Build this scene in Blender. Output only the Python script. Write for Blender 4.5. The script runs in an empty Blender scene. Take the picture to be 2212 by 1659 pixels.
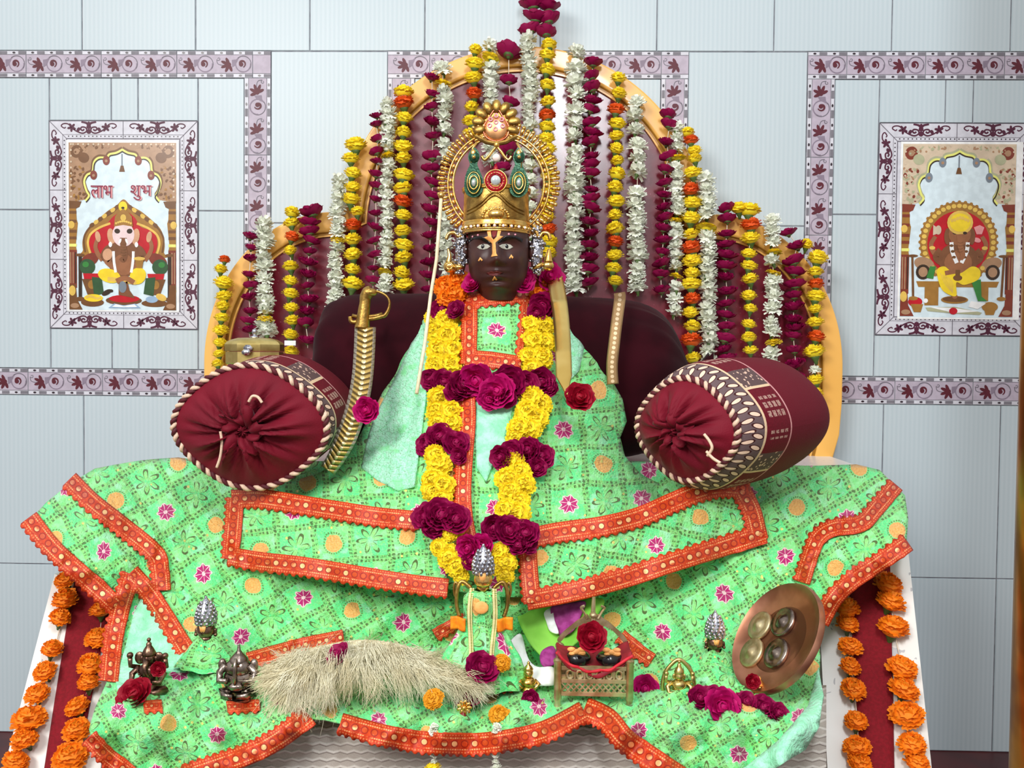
import bpy, bmesh, math, random
from mathutils import Vector, Matrix, noise, geometry
from mathutils.bvhtree import BVHTree
PI = math.pi
R = random.Random(7)
SC = bpy.context.scene
COL = SC.collection
# ------------------------------------------------------------------ camera
F = 2000.0
EYE = Vector((0, -2.45, 1.036))
MC = (Matrix.Rotation(math.radians(1.463), 3, 'Z') @ Matrix.Rotation(PI/2 - math.radians(1.767), 3, 'X')
      @ Matrix.Rotation(math.radians(0.555), 3, 'Z'))
cd = bpy.data.cameras.new('camera'); cam = bpy.data.objects.new('camera', cd); COL.objects.link(cam)
cd.sensor_width = 36; cd.lens = F/2212*36; cd.clip_start = .02
cam.matrix_world = Matrix.Translation(EYE) @ MC.to_4x4()
SC.camera = cam
SC.view_settings.view_transform = 'Standard'; SC.view_settings.look = 'None'
SC.view_settings.gamma = 1; SC.view_settings.use_curve_mapping = False

def P(px, py, d):
    """the place in the room that the photo's point (px, py) shows when it lies d metres from the camera along the depth of the room"""
    v = MC @ Vector(((px-1106)/F, -(py-829.5)/F, -1))
    return EYE + v*(d/v.y)
def W(px, py, off=0.0):
    return P(px, py, 2.45-off)
# ------------------------------------------------------------------ mesh builder
class MB:
    def __init__(s): s.v = []; s.f = []; s.m = []; s.uv = {}
    def add(s, vs, fs, mat=0, uvs=None):
        b = len(s.v); s.v += [tuple(v) for v in vs]
        for i, f in enumerate(fs):
            s.f.append([b+k for k in f]); s.m.append(mat)
            if uvs: s.uv[len(s.f)-1] = [uvs[k] for k in f]
        return b
    def grid(s, rows, mat=0, uvs=None, closeu=False, closev=False):
        n = len(rows); m = len(rows[0]); fs = []
        for i in range(n-(0 if closev else 1)):
            for j in range(m-(0 if closeu else 1)):
                fs.append([i*m+j, i*m+(j+1) % m, ((i+1) % n)*m+(j+1) % m, ((i+1) % n)*m+j])
        s.add([p for r in rows for p in r], fs, mat, [q for r in uvs for q in r] if uvs else None)
    def tube(s, pts, rad, n=8, mat=0, closed=False):
        pts = [Vector(p) for p in pts]; N = len(pts)
        if not callable(rad):
            if isinstance(rad, (list, tuple)): rr = list(rad)
            else: rr = [rad]*N
        else: rr = [rad(i/(N-1)) for i in range(N)]
        rows = []; up = None
        for i in range(N):
            a = pts[(i-1) % N] if (closed or i > 0) else pts[i]
            b = pts[(i+1) % N] if (closed or i < N-1) else pts[i]
            t = (b-a)
            if t.length < 1e-9: t = Vector((0, 0, 1))
            t.normalize()
            if up is None: up = t.orthogonal().normalized()
            up = (up - t*up.dot(t))
            up = up.normalized() if up.length > 1e-6 else t.orthogonal().normalized()
            sd = t.cross(up)
            rows.append([pts[i] + (up*math.cos(2*PI*k/n) + sd*math.sin(2*PI*k/n))*rr[i] for k in range(n)])
        s.grid(rows, mat, closeu=True, closev=closed)
        if not closed:
            b = len(s.v)-N*n
            s.f.append([b+k for k in range(n)][::-1]); s.m.append(mat)
            s.f.append([b+(N-1)*n+k for k in range(n)]); s.m.append(mat)
    def lathe(s, prof, org=(0, 0, 0), X=(1, 0, 0), Y=(0, 1, 0), Z=(0, 0, 1), n=24, mat=0, fn=None):
        """prof: (radius, height) pairs; fn(angle, radius, height) -> radius"""
        o = Vector(org); X = Vector(X); Y = Vector(Y); Z = Vector(Z); rows = []
        for r, z in prof:
            row = []
            for k in range(n):
                a = 2*PI*k/n; q = fn(a, r, z) if fn else r
                row.append(o + X*(q*math.cos(a)) + Y*(q*math.sin(a)) + Z*z)
            rows.append(row)
        s.grid(rows, mat, closeu=True)
        b = len(s.v)-len(rows)*n
        if prof[0][0] > 1e-5: s.f.append([b+k for k in range(n)][::-1]); s.m.append(mat)
        if prof[-1][0] > 1e-5: s.f.append([b+(len(rows)-1)*n+k for k in range(n)]); s.m.append(mat)
    def ball(s, c, rx, ry=None, rz=None, n=12, m=8, mat=0, fn=None, M=None):
        ry = rx if ry is None else ry; rz = rx if rz is None else rz; c = Vector(c); rows = []
        for i in range(m+1):
            th = -PI/2+PI*i/m; row = []
            for k in range(n):
                a = 2*PI*k/n
                p = Vector((math.cos(th)*math.cos(a), math.cos(th)*math.sin(a), math.sin(th)))
                q = fn(p) if fn else 1
                p = Vector((p.x*rx*q, p.y*ry*q, p.z*rz*q))
                row.append(c + (M @ p if M else p))
            rows.append(row)
        s.grid(rows, mat, closeu=True)
    def box(s, c, hx, hy, hz, mat=0, M=None, bev=0):
        c = Vector(c)
        bm = bmesh.new(); bmesh.ops.create_cube(bm, size=2)
        for v in bm.verts: v.co = Vector((v.co.x*hx, v.co.y*hy, v.co.z*hz))
        if bev: bmesh.ops.bevel(bm, geom=bm.edges[:], offset=bev, segments=2, affect='EDGES')
        bm.verts.index_update()
        s.add([c + (M @ v.co if M else v.co) for v in bm.verts], [[v.index for v in f.verts] for f in bm.faces], mat)
        bm.free()
    def prism(s, pts, t, mat=0, side=None):
        """closed outline of 3-D points pushed along vector t"""
        t = Vector(t); n = len(pts); pts = [Vector(p) for p in pts]
        tri = geometry.tessellate_polygon([pts])
        b = s.add(pts+[p+t for p in pts], [], mat)
        nrm = Vector((0, 0, 0))
        for a, c, d in tri: nrm += (pts[c]-pts[a]).cross(pts[d]-pts[a])
        fl = nrm.dot(t) > 0
        for q in tri:
            q = list(q); 
            a = (pts[q[1]]-pts[q[0]]).cross(pts[q[2]]-pts[q[0]]).dot(t) > 0
            lo = q[::-1] if a else q
            s.f.append([b+k for k in lo]); s.m.append(mat)
            s.f.append([b+n+k for k in lo[::-1]]); s.m.append(mat)
        for i in range(n):
            j = (i+1) % n
            f = [b+i, b+j, b+n+j, b+n+i]
            s.f.append(f if fl else f[::-1]); s.m.append(mat if side is None else side)
    def merge(s, o, M=None, mat=None):
        b = len(s.v); s.v += [tuple(M @ Vector(v)) if M else v for v in o.v]
        for i, f in enumerate(o.f):
            s.f.append([b+k for k in f]); s.m.append(o.m[i] if mat is None else mat)
            if i in o.uv: s.uv[len(s.f)-1] = o.uv[i]
    def mesh(s, name, mats, smooth=True):
        me = bpy.data.meshes.new(name); me.from_pydata(s.v, [], s.f)
        for m in mats: me.materials.append(m)
        me.polygons.foreach_set('material_index', s.m)
        if smooth: me.polygons.foreach_set('use_smooth', [True]*len(s.f))
        if s.uv:
            L = me.uv_layers.new(name='UVMap').data
            for i, p in enumerate(me.polygons):
                q = s.uv.get(i)
                if q:
                    for k, li in enumerate(p.loop_indices): L[li].uv = q[k]
        me.validate(); me.update()
        return me

def link(name, me, parent=None):
    o = bpy.data.objects.new(name, me); COL.objects.link(o)
    if parent:
        o.parent = parent
        o.matrix_parent_inverse = Matrix.Identity(4)
        if parent.type == 'EMPTY' or True:
            o.location = -world(parent)
    return o
def world(o):
    v = Vector((0, 0, 0))
    while o: v = v + Vector(o.location); o = o.parent
    return v
def part(name, mb, mats, parent=None, smooth=True, label=None, sharp=None):
    """one mesh built in room coordinates, hung under its parent"""
    me = mb.mesh(name, mats if isinstance(mats, (list, tuple)) else [mats], smooth)
    if sharp: me.set_sharp_from_angle(angle=math.radians(sharp))
    o = link(name, me, parent)
    if label: o['label'] = label
    return o
def thing(name, label, cat, loc, group=None):
    o = bpy.data.objects.new(name, None); COL.objects.link(o); o.location = loc; o.empty_display_size = .02
    tag(o, label, cat, group); return o
def tag(o, label, cat, group=None):
    o['label'] = label; o['category'] = cat
    if group: o['group'] = group
    return o
def struct(name, mb, mats, smooth=False):
    o = part(name, mb, mats, smooth=smooth); o['kind'] = 'structure'; return o
def solid(o, t, off=-1, sub=0):
    m = o.modifiers.new('thickness', 'SOLIDIFY'); m.thickness = t; m.offset = off
    if sub:
        k = o.modifiers.new('smooth', 'SUBSURF'); k.levels = sub; k.render_levels = sub
    return o
class Loc:
    """a small frame of reference: x right, y towards the room's front, z up, measured in photo pixels at depth d"""
    def __init__(s, px, py, d):
        s.o = P(px, py, d); s.s = d/F; s.px = px; s.py = py; s.d = d
    def __call__(s, x, y, z): return s.o + Vector((x, -y, z))*s.s
    def M(s, rx=0, ry=0, rz=0):
        return Matrix.Translation(s.o) @ (Matrix.Rotation(rz, 4, 'Z') @ Matrix.Rotation(ry, 4, 'Y') @ Matrix.Rotation(rx, 4, 'X')) @ Matrix.Diagonal((s.s, -s.s, s.s, 1))
def lerp_tab(t, x):
    if x <= t[0][0]: return t[0][1]
    for (a, b), (c, e) in zip(t, t[1:]):
        if x <= c:
            k = (x-a)/(c-a); return b+(e-b)*k
    return t[-1][1]
def catmull(pts, per=8, closed=False):
    n = len(pts); out = []
    D = len(pts[0])
    for i in range(n if closed else n-1):
        g = lambda k: pts[k % n] if closed else pts[max(0, min(n-1, k))]
        a, b, c, e = g(i-1), g(i), g(i+1), g(i+2)
        for k in range(per):
            t = k/per
            out.append(tuple(.5*((2*b[j])+(c[j]-a[j])*t+(2*a[j]-5*b[j]+4*c[j]-e[j])*t*t+(3*b[j]-a[j]-3*c[j]+e[j])*t**3) for j in range(D)))
    if not closed: out.append(tuple(pts[-1]))
    return out
def dense(pts, step):
    out = []
    for a, b in zip(pts, pts[1:]):
        n = max(1, int(math.ceil(math.dist(a, b)/step)))
        for k in range(n): out.append(tuple(a[j]+(b[j]-a[j])*k/n for j in range(len(a))))
    out.append(tuple(pts[-1])); return out
# ------------------------------------------------------------------ materials
def lin(c):
    c = c/255
    return c/12.92 if c <= .04045 else ((c+.055)/1.055)**2.4
def rgb(r, g, b): return (lin(r), lin(g), lin(b), 1)
class X:
    """a value in a node tree that can be added, multiplied and compared"""
    nt = None
    def __init__(s, k): s.k = k
    @staticmethod
    def m(op, *a):
        n = X.nt.nodes.new('ShaderNodeMath'); n.operation = op
        for i, q in enumerate(a):
            if isinstance(q, X): X.nt.links.new(q.k, n.inputs[i])
            else: n.inputs[i].default_value = q
        return X(n.outputs[0])
    def __add__(s, o): return X.m('ADD', s, o)
    __radd__ = __add__
    def __sub__(s, o): return X.m('SUBTRACT', s, o)
    def __rsub__(s, o): return X.m('SUBTRACT', o, s)
    def __mul__(s, o): return X.m('MULTIPLY', s, o)
    __rmul__ = __mul__
    def __truediv__(s, o): return X.m('DIVIDE', s, o)
    def __lt__(s, o): return X.m('LESS_THAN', s, o)
    def __gt__(s, o): return X.m('GREATER_THAN', s, o)
def fract(x): return X.m('FRACT', x)
def floor_(x): return X.m('FLOOR', x)
def absx(x): return X.m('ABSOLUTE', x)
def sqrt_(x): return X.m('SQRT', x)
def cos_(x): return X.m('COSINE', x)
def sin_(x): return X.m('SINE', x)
def atan2_(y, x): return X.m('ARCTAN2', y, x)
def mod_(x, y): return X.m('FLOORED_MODULO', x, y)
def mx(x, y): return X.m('MAXIMUM', x, y)
def mn(x, y): return X.m('MINIMUM', x, y)
def mixc(f, a, b):
    n = X.nt.nodes.new('ShaderNodeMix'); n.data_type = 'RGBA'
    for i, q in ((0, f), (6, a), (7, b)):
        if isinstance(q, X): X.nt.links.new(q.k, n.inputs[i])
        else: n.inputs[i].default_value = q
    return X(n.outputs[2])
def noisex(scale, detail=2, vec=None, rough=.5, dist=0):
    n = X.nt.nodes.new('ShaderNodeTexNoise'); n.inputs['Scale'].default_value = scale
    n.inputs['Detail'].default_value = detail; n.inputs['Roughness'].default_value = rough; n.inputs['Distortion'].default_value = dist
    if vec is None:
        vec = X(X.nt.nodes.new('ShaderNodeTexCoord').outputs['Object'])
    X.nt.links.new(vec.k, n.inputs['Vector'])
    return X(n.outputs[0])
def voro(scale, vec, feat='F1', rnd=1.0):
    n = X.nt.nodes.new('ShaderNodeTexVoronoi'); n.inputs['Scale'].default_value = scale; n.feature = feat
    n.inputs['Randomness'].default_value = rnd
    X.nt.links.new(vec.k, n.inputs['Vector'])
    return X(n.outputs['Distance']), X(n.outputs['Color']) if 'Color' in n.outputs else None
def coord(kind='Object'): return X(X.nt.nodes.new('ShaderNodeTexCoord').outputs[kind])
def sep(v):
    n = X.nt.nodes.new('ShaderNodeSeparateXYZ'); X.nt.links.new(v.k, n.inputs[0])
    return X(n.outputs[0]), X(n.outputs[1]), X(n.outputs[2])
def smooth(x, a, b):
    n = X.nt.nodes.new('ShaderNodeMapRange'); n.interpolation_type = 'SMOOTHSTEP'
    X.nt.links.new(x.k, n.inputs[0]); n.inputs[1].default_value = a; n.inputs[2].default_value = b
    return X(n.outputs[0])
def newmat(name):
    m = bpy.data.materials.new(name); m.use_nodes = True; X.nt = m.node_tree
    return m, m.node_tree.nodes['Principled BSDF']
def setin(b, name, q):
    if isinstance(q, X): X.nt.links.new(q.k, b.inputs[name])
    else: b.inputs[name].default_value = q
def bump(b, h, strength=.3, dist=.002):
    n = X.nt.nodes.new('ShaderNodeBump'); n.inputs['Strength'].default_value = strength; n.inputs['Distance'].default_value = dist
    X.nt.links.new(h.k, n.inputs['Height']); X.nt.links.new(n.outputs[0], b.inputs['Normal'])
MATS = {}
def mat(name, c, rough=.5, metal=0, c2=None, ns=60, bs=0, bd=.001, sheen=0, spec=None, coat=0, bscale=None, lo=.35, hi=.65):
    """plain colour, varied by a noise between c and c2, with an optional bump"""
    if name in MATS: return MATS[name]
    m, b = newmat(name)
    c2 = c2 or tuple(min(255, q*1.12+2) for q in c)
    n = noisex(ns, 3)
    setin(b, 'Base Color', mixc(smooth(n, lo, hi), rgb(*c), rgb(*c2)))
    setin(b, 'Roughness', rough); setin(b, 'Metallic', metal)
    if sheen: setin(b, 'Sheen Weight', sheen); setin(b, 'Sheen Roughness', .4)
    if spec is not None: setin(b, 'Specular IOR Level', spec)
    if coat: setin(b, 'Coat Weight', coat); setin(b, 'Coat Roughness', .1)
    if bs: bump(b, noisex(bscale or ns*2, 3), bs, bd)
    MATS[name] = m; return m
M_ = {}
M_['gold'] = mat('gold', (222, 172, 84), .24, 1, (236, 196, 120), 40, .25, .001, bscale=220)
M_['goldrough'] = mat('gold_worn', (196, 158, 84), .38, 1, (150, 116, 60), 60, .4, .0015, bscale=180)
M_['brass'] = mat('brass', (218, 196, 128), .34, 1, (192, 168, 100), 30, .15, .001, bscale=150)
M_['bronze'] = mat('bronze', (150, 118, 96), .3, 1, (96, 70, 60), 90, .4, .001, bscale=260)
M_['oldsilver'] = mat('old_silver', (165, 150, 138), .26, 1, (110, 96, 88), 70, .3, .001, bscale=200)
M_['silver'] = mat('silver', (215, 215, 222), .22, 1, (150, 150, 160), 160, .5, .001, bscale=300)
M_['copper'] = mat('copper', (204, 146, 118), .42, 1, (160, 108, 84), 18, .1, .001, bscale=90)
M_['skin'] = mat('black_stone', (56, 27, 25), .42, 0, (70, 36, 31), 30, .1, .001, spec=.45)
M_['peach'] = mat('sandal_paste', (255, 186, 108), .6, 0, (246, 170, 90), 200)
M_['vermilion'] = mat('vermilion', (116, 18, 20), .6)
M_['eyewhite'] = mat('eye_white', (168, 166, 152), .2)
M_['black'] = mat('glossy_black', (14, 12, 14), .2)
M_['yellow'] = mat('yellow_petal', (255, 236, 40), .6, 0, (255, 220, 16), 90, .3, .002, sheen=.1)
M_['orange'] = mat('orange_petal', (255, 156, 14), .6, 0, (250, 126, 6), 90, .3, .002)
M_['deeporange'] = mat('deep_orange_petal', (240, 104, 18), .6, 0, (228, 80, 10), 90, .3, .002)
M_['ochre'] = mat('ochre_petal', (240, 168, 12), .65, 0, (214, 140, 8), 90, .3, .002)
M_['white'] = mat('white_petal', (253, 254, 244), .6, 0, (244, 248, 230), 70, .2, .002)
M_['magenta'] = mat('magenta_petal', (164, 0, 78), .55, 0, (132, 0, 66), 70, .25, .002, spec=.3)
M_['pinkrose'] = mat('pink_rose_petal', (206, 10, 112), .55, 0, (172, 4, 92), 70, .25, .002, spec=.3)
M_['crimson'] = mat('crimson_petal', (170, 4, 40), .5, 0, (130, 2, 26), 70, .25, .002, spec=.3)
M_['calyx'] = mat('green_calyx', (84, 110, 44), .6, 0, (60, 86, 34), 80)
M_['thread'] = mat('thread', (214, 200, 180), .8)
M_['rim'] = mat('ochre_paint', (250, 190, 96), .35, 0, (246, 184, 88), 6, .05, .001, coat=.25)
M_['groove'] = mat('brown_gold_paint', (190, 138, 54), .4, 0, (176, 124, 46), 8)
M_['velvet'] = mat('dark_velvet', (50, 2, 14), .9, 0, (40, 1, 10), 12, .2, .002, sheen=.05, spec=.15)
M_['maroon'] = mat('maroon_satin', (118, 6, 32), .7, 0, (106, 4, 28), 10, .25, .002, sheen=.06, spec=.25, bscale=400)
M_['cream'] = mat('cream_thread', (236, 204, 178), .7, 0, (222, 186, 160), 300)
M_['darkmaroon'] = mat('dark_maroon_thread', (78, 12, 24), .7)
def marble_material():
    m, b = newmat('white_marble')
    n = noisex(7, 3); v = noisex(26, 2, None, .5, 1.5)
    c = mixc(smooth(n, .3, .6), rgb(228, 226, 218), rgb(242, 240, 234))
    c = mixc((v > .69)*.7, c, rgb(150, 150, 156))
    setin(b, 'Base Color', c); setin(b, 'Roughness', .3); return m
M_['marble'] = marble_material()
M_['carpet'] = mat('red_carpet', (138, 4, 26), .9, 0, (124, 2, 20), 200, .5, .002, bscale=500, sheen=.1)
M_['floor'] = mat('dark_red_floor', (84, 18, 20), .45, 0, (64, 12, 16), 9)
M_['pale'] = mat('pale_wood', (222, 206, 170), .5)
M_['mint'] = mat('mint_gauze', (178, 246, 210), .8, 0, (140, 226, 176), 38, .8, .005, sheen=.2, bscale=160)
M_['green'] = mat('parrot_green_cloth', (150, 222, 84), .7, 0, (120, 196, 60), 14, .3, .003, bscale=60)
M_['whitecloth'] = mat('white_cloth', (236, 240, 232), .7)
M_['purple'] = mat('purple_cloth', (140, 30, 110), .7, 0, (170, 60, 140), 90)
M_['fur'] = mat('beige_hair', (246, 240, 212), .5, 0, (226, 214, 176), 16)
M_['greenenamel'] = mat('green_enamel', (26, 70, 50), .25, .5, (52, 96, 68), 160, .4, .001, bscale=300)
M_['redstone'] = mat('red_enamel', (176, 14, 34), .2, .2, (150, 8, 26), 120)
M_['pearl'] = mat('pearl', (240, 214, 206), .2)
M_['jewel'] = mat('clear_jewel', (205, 214, 214), .05, .6)
M_['pinkstone'] = mat('pink_stone', (224, 150, 164), .25)
M_['paint'] = None

def cloth_material():
    m, b = newmat('green_embroidered_gauze')
    uv = coord('UV'); u0, v0, _ = sep(uv)
    wob = noisex(1.6, 2, uv)
    u = u0+(wob-.5)*.25; v = v0+(noisex(1.3, 2, uv)-.5)*.25
    iu = floor_(u); iv = floor_(v); cu = fract(u)-.5; cv = fract(v)-.5
    r = sqrt_(cu*cu+cv*cv); th = atan2_(cv, cu)
    pu = mod_(iu, 2); pv = mod_(iv, 2)
    n1 = noisex(7, 4, uv); n2 = noisex(22, 3, uv); n3 = noisex(3, 3, uv)
    base = mixc(smooth(n1, .35, .65), rgb(132, 240, 138), rgb(158, 246, 162))
    # squares of brighter green
    s = mod_(floor_(u*2)+floor_(v*2), 2)
    base = mixc(s*smooth(n2, .3, .55)*.8, base, rgb(82, 238, 144))
    # yellowish olive thread fuzz
    base = mixc(smooth(noisex(9, 5, uv, .7), .52, .68)*.55, base, rgb(150, 196, 78))
    # lace-white patches
    base = mixc(smooth(n3, .54, .68)*.6, base, rgb(176, 246, 204))
    # bands of small dark dashes between the squares
    eu = absx(cu); ev = absx(cv)
    dash1 = (eu > .40)*(absx(eu-.45) < .035)*(fract(v*9) > .45)
    dash2 = (ev > .40)*(absx(ev-.45) < .035)*(fract(u*9) > .45)
    base = mixc(mx((eu > .41), (ev > .41))*.4, base, rgb(140, 196, 84))
    base = mixc(mx(dash1, dash2)*smooth(noisex(11, 2, uv), .38, .56)*.9, base, rgb(66, 98, 40))
    # six-leaf sprig, outlined
    pet = absx(cos_(th*3))*.34
    line = absx(r-pet) < .035
    fill = (r < pet)*(r > .07)
    sprig = (1-X.m('ABSOLUTE', mod_(iu+iv, 2)))
    base = mixc(sprig*fill*smooth(n2, .3, .6)*.55, base, rgb(158, 214, 110))
    base = mixc(sprig*line*(r > .1)*smooth(noisex(5, 3, uv), .38, .5)*.95, base, rgb(80, 96, 40))
    # peach dots and pink rosettes take turns in the other squares
    odd = mod_(iu+iv, 2)
    dot = odd*(1-pv)*(r+(n2-.5)*.08 < .23)
    ring = odd*(1-pv)*(absx(r-.27) < .02)*(fract(th*4) > .4)
    base = mixc(ring*.8, base, rgb(92, 112, 40))
    base = mixc(dot, base, mixc(smooth(n2, .3, .7), rgb(246, 196, 116), rgb(238, 168, 78)))
    ro = odd*pv
    rr = r*(1+.12*cos_(th*8))
    base = mixc(ro*(rr < .235), base, rgb(250, 214, 214))
    base = mixc(ro*(rr < .21)*(rr > .055)*(absx(cos_(th*4)) > .22), base, rgb(190, 16, 112))
    # scattered dark stitches
    st = smooth(noisex(26, 4, uv, .75), .57, .62)*smooth(noisex(4, 2, uv), .42, .58)
    base = mixc(st*(1-dot)*.75, base, rgb(96, 128, 52))
    # sequins
    vd, vc = voro(3.6, uv)
    seq = vd < .14
    sx, sy, sz = sep(vc)
    seq = seq*(sx > .45)
    col = mixc(seq, base, rgb(246, 236, 130))
    setin(b, 'Base Color', col); setin(b, 'Roughness', X.m('SUBTRACT', .75, seq*.45))
    setin(b, 'Sheen Weight', .15); setin(b, 'Metallic', seq*.3)
    bump(b, noisex(5, 5, uv, .65)*1.6+noisex(14, 4, uv)*.6+(sprig*line+dot+seq)*.25+n2*.3, .75, .005)
    return m
M_['cloth'] = cloth_material()

def trim_material():
    m, b = newmat('orange_sequin_ribbon')
    uv = coord('UV'); u, v, _ = sep(uv)
    n = noisex(6, 4, uv); nf = noisex(30, 3, uv)
    base = mixc(smooth(n, .35, .65), rgb(190, 46, 6), rgb(218, 70, 16))
    base = mixc(smooth(nf, .55, .65)*.7, base, rgb(160, 26, 8))
    # pale metallic threads along both edges
    e = absx(v-.5)
    line = (absx(e-.27) < .035)*(fract(u*9) > .3)
    base = mixc(line*smooth(noisex(3, 2, uv), .36, .56)*.9, base, rgb(255, 178, 116))
    base = mixc((absx(e-.4) < .03)*(fract(u*7) > .5)*.7, base, rgb(244, 140, 84))
    # row of small round mirrors
    cu = fract(u*2.1)-.5; cv = (v-.5)*2.1
    r = sqrt_(cu*cu+cv*cv*1.0)
    idn = noisex(1.3, 2, uv)
    mir = (r < .27)
    mcol = mixc(smooth(idn, .47, .6), rgb(220, 84, 34), rgb(255, 206, 140))
    base = mixc((absx(r-.33) < .06)*.8, base, rgb(150, 24, 8))
    base = mixc(mir, base, mcol)
    setin(b, 'Base Color', base); setin(b, 'Roughness', X.m('SUBTRACT', .5, mir*.25))
    setin(b, 'Metallic', mir*.25)
    bump(b, nf*.5+mir*.6+line*.6, .5, .002)
    return m
M_['trim'] = trim_material()

def wall_material():
    m, b = newmat('ribbed_white_tile')
    o = coord('Object'); x, y, z = sep(o)
    rib = sin_(x*(2*PI/.0118)); n = noisex(1.2, 2)
    c = mixc(smooth(n, .3, .7), rgb(195, 207, 212), rgb(201, 213, 218))
    c = mixc((rib*.5+.5)*.35, c, rgb(178, 196, 202))
    setin(b, 'Base Color', c); setin(b, 'Roughness', .34); setin(b, 'Specular IOR Level', .3)
    bump(b, rib*noisex(40, 2), .06, .001)
    return m
M_['tile'] = wall_material()
M_['grout'] = mat('grey_grout', (140, 142, 148), .9, 0, (112, 112, 120), 30)
def flat(name, c, rough=.3):
    return mat('glaze_'+name, c, rough, 0, tuple(min(255, q*1.05+2) for q in c), 50)
M_['lilac'] = flat('lilac', (178, 166, 180), .5); M_['greyband'] = flat('grey', (116, 112, 120), .5); M_['palewhite'] = flat('pale_white', (204, 203, 211), .45)
M_['plum'] = flat('plum', (84, 8, 30), .5); M_['greyline'] = flat('grey_line', (100, 94, 104), .5); M_['inkblack'] = flat('ink', (44, 30, 40))
M_['deepplum'] = flat('deep_plum', (74, 12, 44), .5); M_['greyfill'] = flat('grey_lilac', (132, 118, 134), .5)

def panel_material():
    m, b = newmat('maroon_lacquer')
    n = noisex(5, 3); n2 = noisex(60, 2)
    c = mixc(smooth(n, .3, .7), rgb(118, 14, 38), rgb(128, 18, 44))
    c = mixc((noisex(150, 1) > .72), c, rgb(150, 70, 90))
    setin(b, 'Base Color', c); setin(b, 'Roughness', .3); setin(b, 'Coat Weight', .7); setin(b, 'Coat Roughness', .2)
    bump(b, n2, .12, .001)
    return m
M_['panel'] = panel_material()

def brocade_material():
    m, b = newmat('silver_brocade')
    uv = coord('UV'); u, v, _ = sep(uv)
    row = floor_(v); cu = fract(u+row*.5)-.5; cv = fract(v)-.5
    n = noisex(18, 4, uv)
    w = absx(cv+absx(cu)*.5-.1)
    leaf = smooth(w, .28, .06)
    c = mixc(smooth(n, .3, .7), rgb(176, 164, 152), rgb(200, 190, 180))
    c = mixc(leaf*.75, c, rgb(232, 224, 214))
    setin(b, 'Base Color', c); setin(b, 'Roughness', .4); setin(b, 'Metallic', .08)
    bump(b, leaf+n*.5, .7, .003)
    return m
M_['brocade'] = brocade_material()

def bolster_material():
    m, b = newmat('maroon_paisley_brocade')
    uv = coord('UV'); u, v, _ = sep(uv)          # u round the roll, v along it, in units of the border's width
    n = noisex(12, 3, uv)
    c = mixc(smooth(n, .3, .7), rgb(96, 8, 26), rgb(112, 12, 34))
    inb = v < 1.0
    c = mixc(inb, c, rgb(104, 84, 86))
    # two slanting rows of cream leaves in the border
    def leaf(uo, vo, sl, ln, wd):
        cu = fract(u*2+uo)-.5; cv = v-vo
        a = cu*.7+cv*sl; q = cv-cu*sl*.7
        return (a*a)/(wd*wd)+(q*q)/(ln*ln)
    l1 = leaf(.0, .68, .5, .26, .13); l2 = leaf(.5, .3, -.5, .25, .12)
    c = mixc((mn(l1, l2) < 1.9)*inb, c, rgb(64, 24, 26))
    c = mixc((mn(l1, l2) < 1.0)*inb, c, rgb(240, 206, 182))
    c = mixc((absx(v-1.04) < .06), c, rgb(226, 196, 160))
    # cream embroidered blocks and a second figured stripe further in
    bu = fract(u*.32); bv = v-1.9
    blk = (absx(bu-.3) < .16)*(absx(bv) < .62)
    stitch = (fract(u*2.6) > .35)*(fract(v*3.2) > .3)*smooth(n, .35, .5)
    c = mixc((absx(bu-.3) < .21)*(absx(bv) < .75)*0.0, c, rgb(60, 10, 20))
    c = mixc(blk*stitch*.8, c, rgb(196, 160, 146))
    fr = (bu > .62)*(bu < .95)
    c = mixc(fr*(v > 1.1)*(v < 2.7), c, rgb(96, 74, 74))
    sq = voro(5, uv)[0]
    c = mixc(fr*(v > 1.1)*(v < 2.7)*(sq < .28), c, rgb(226, 190, 168))
    c = mixc((absx(bu-.61) < .02)*(v > 1.0)*(v < 2.7), c, rgb(226, 196, 160))
    c = mixc((v > 2.75), c, rgb(104, 8, 30))
    c = mixc((absx(v-2.75) < .05), c, rgb(210, 150, 150))
    setin(b, 'Base Color', c); setin(b, 'Roughness', .75); setin(b, 'Specular IOR Level', .25)
    bump(b, n, .3, .002)
    return m
M_['paisley'] = bolster_material()

def pillar_material():
    m, b = newmat('polished_brass_sheet')
    o = coord('Object'); x, y, z = sep(o)
    n = noisex(5, 3, o, .6, .6)
    c = mixc(smooth(n, .35, .65), rgb(206, 150, 60), rgb(150, 96, 40))
    setin(b, 'Base Color', c); setin(b, 'Metallic', .9); setin(b, 'Roughness', .3)
    bump(b, noisex(9, 3), .3, .01)
    return m
M_['pillar'] = pillar_material()

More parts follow.
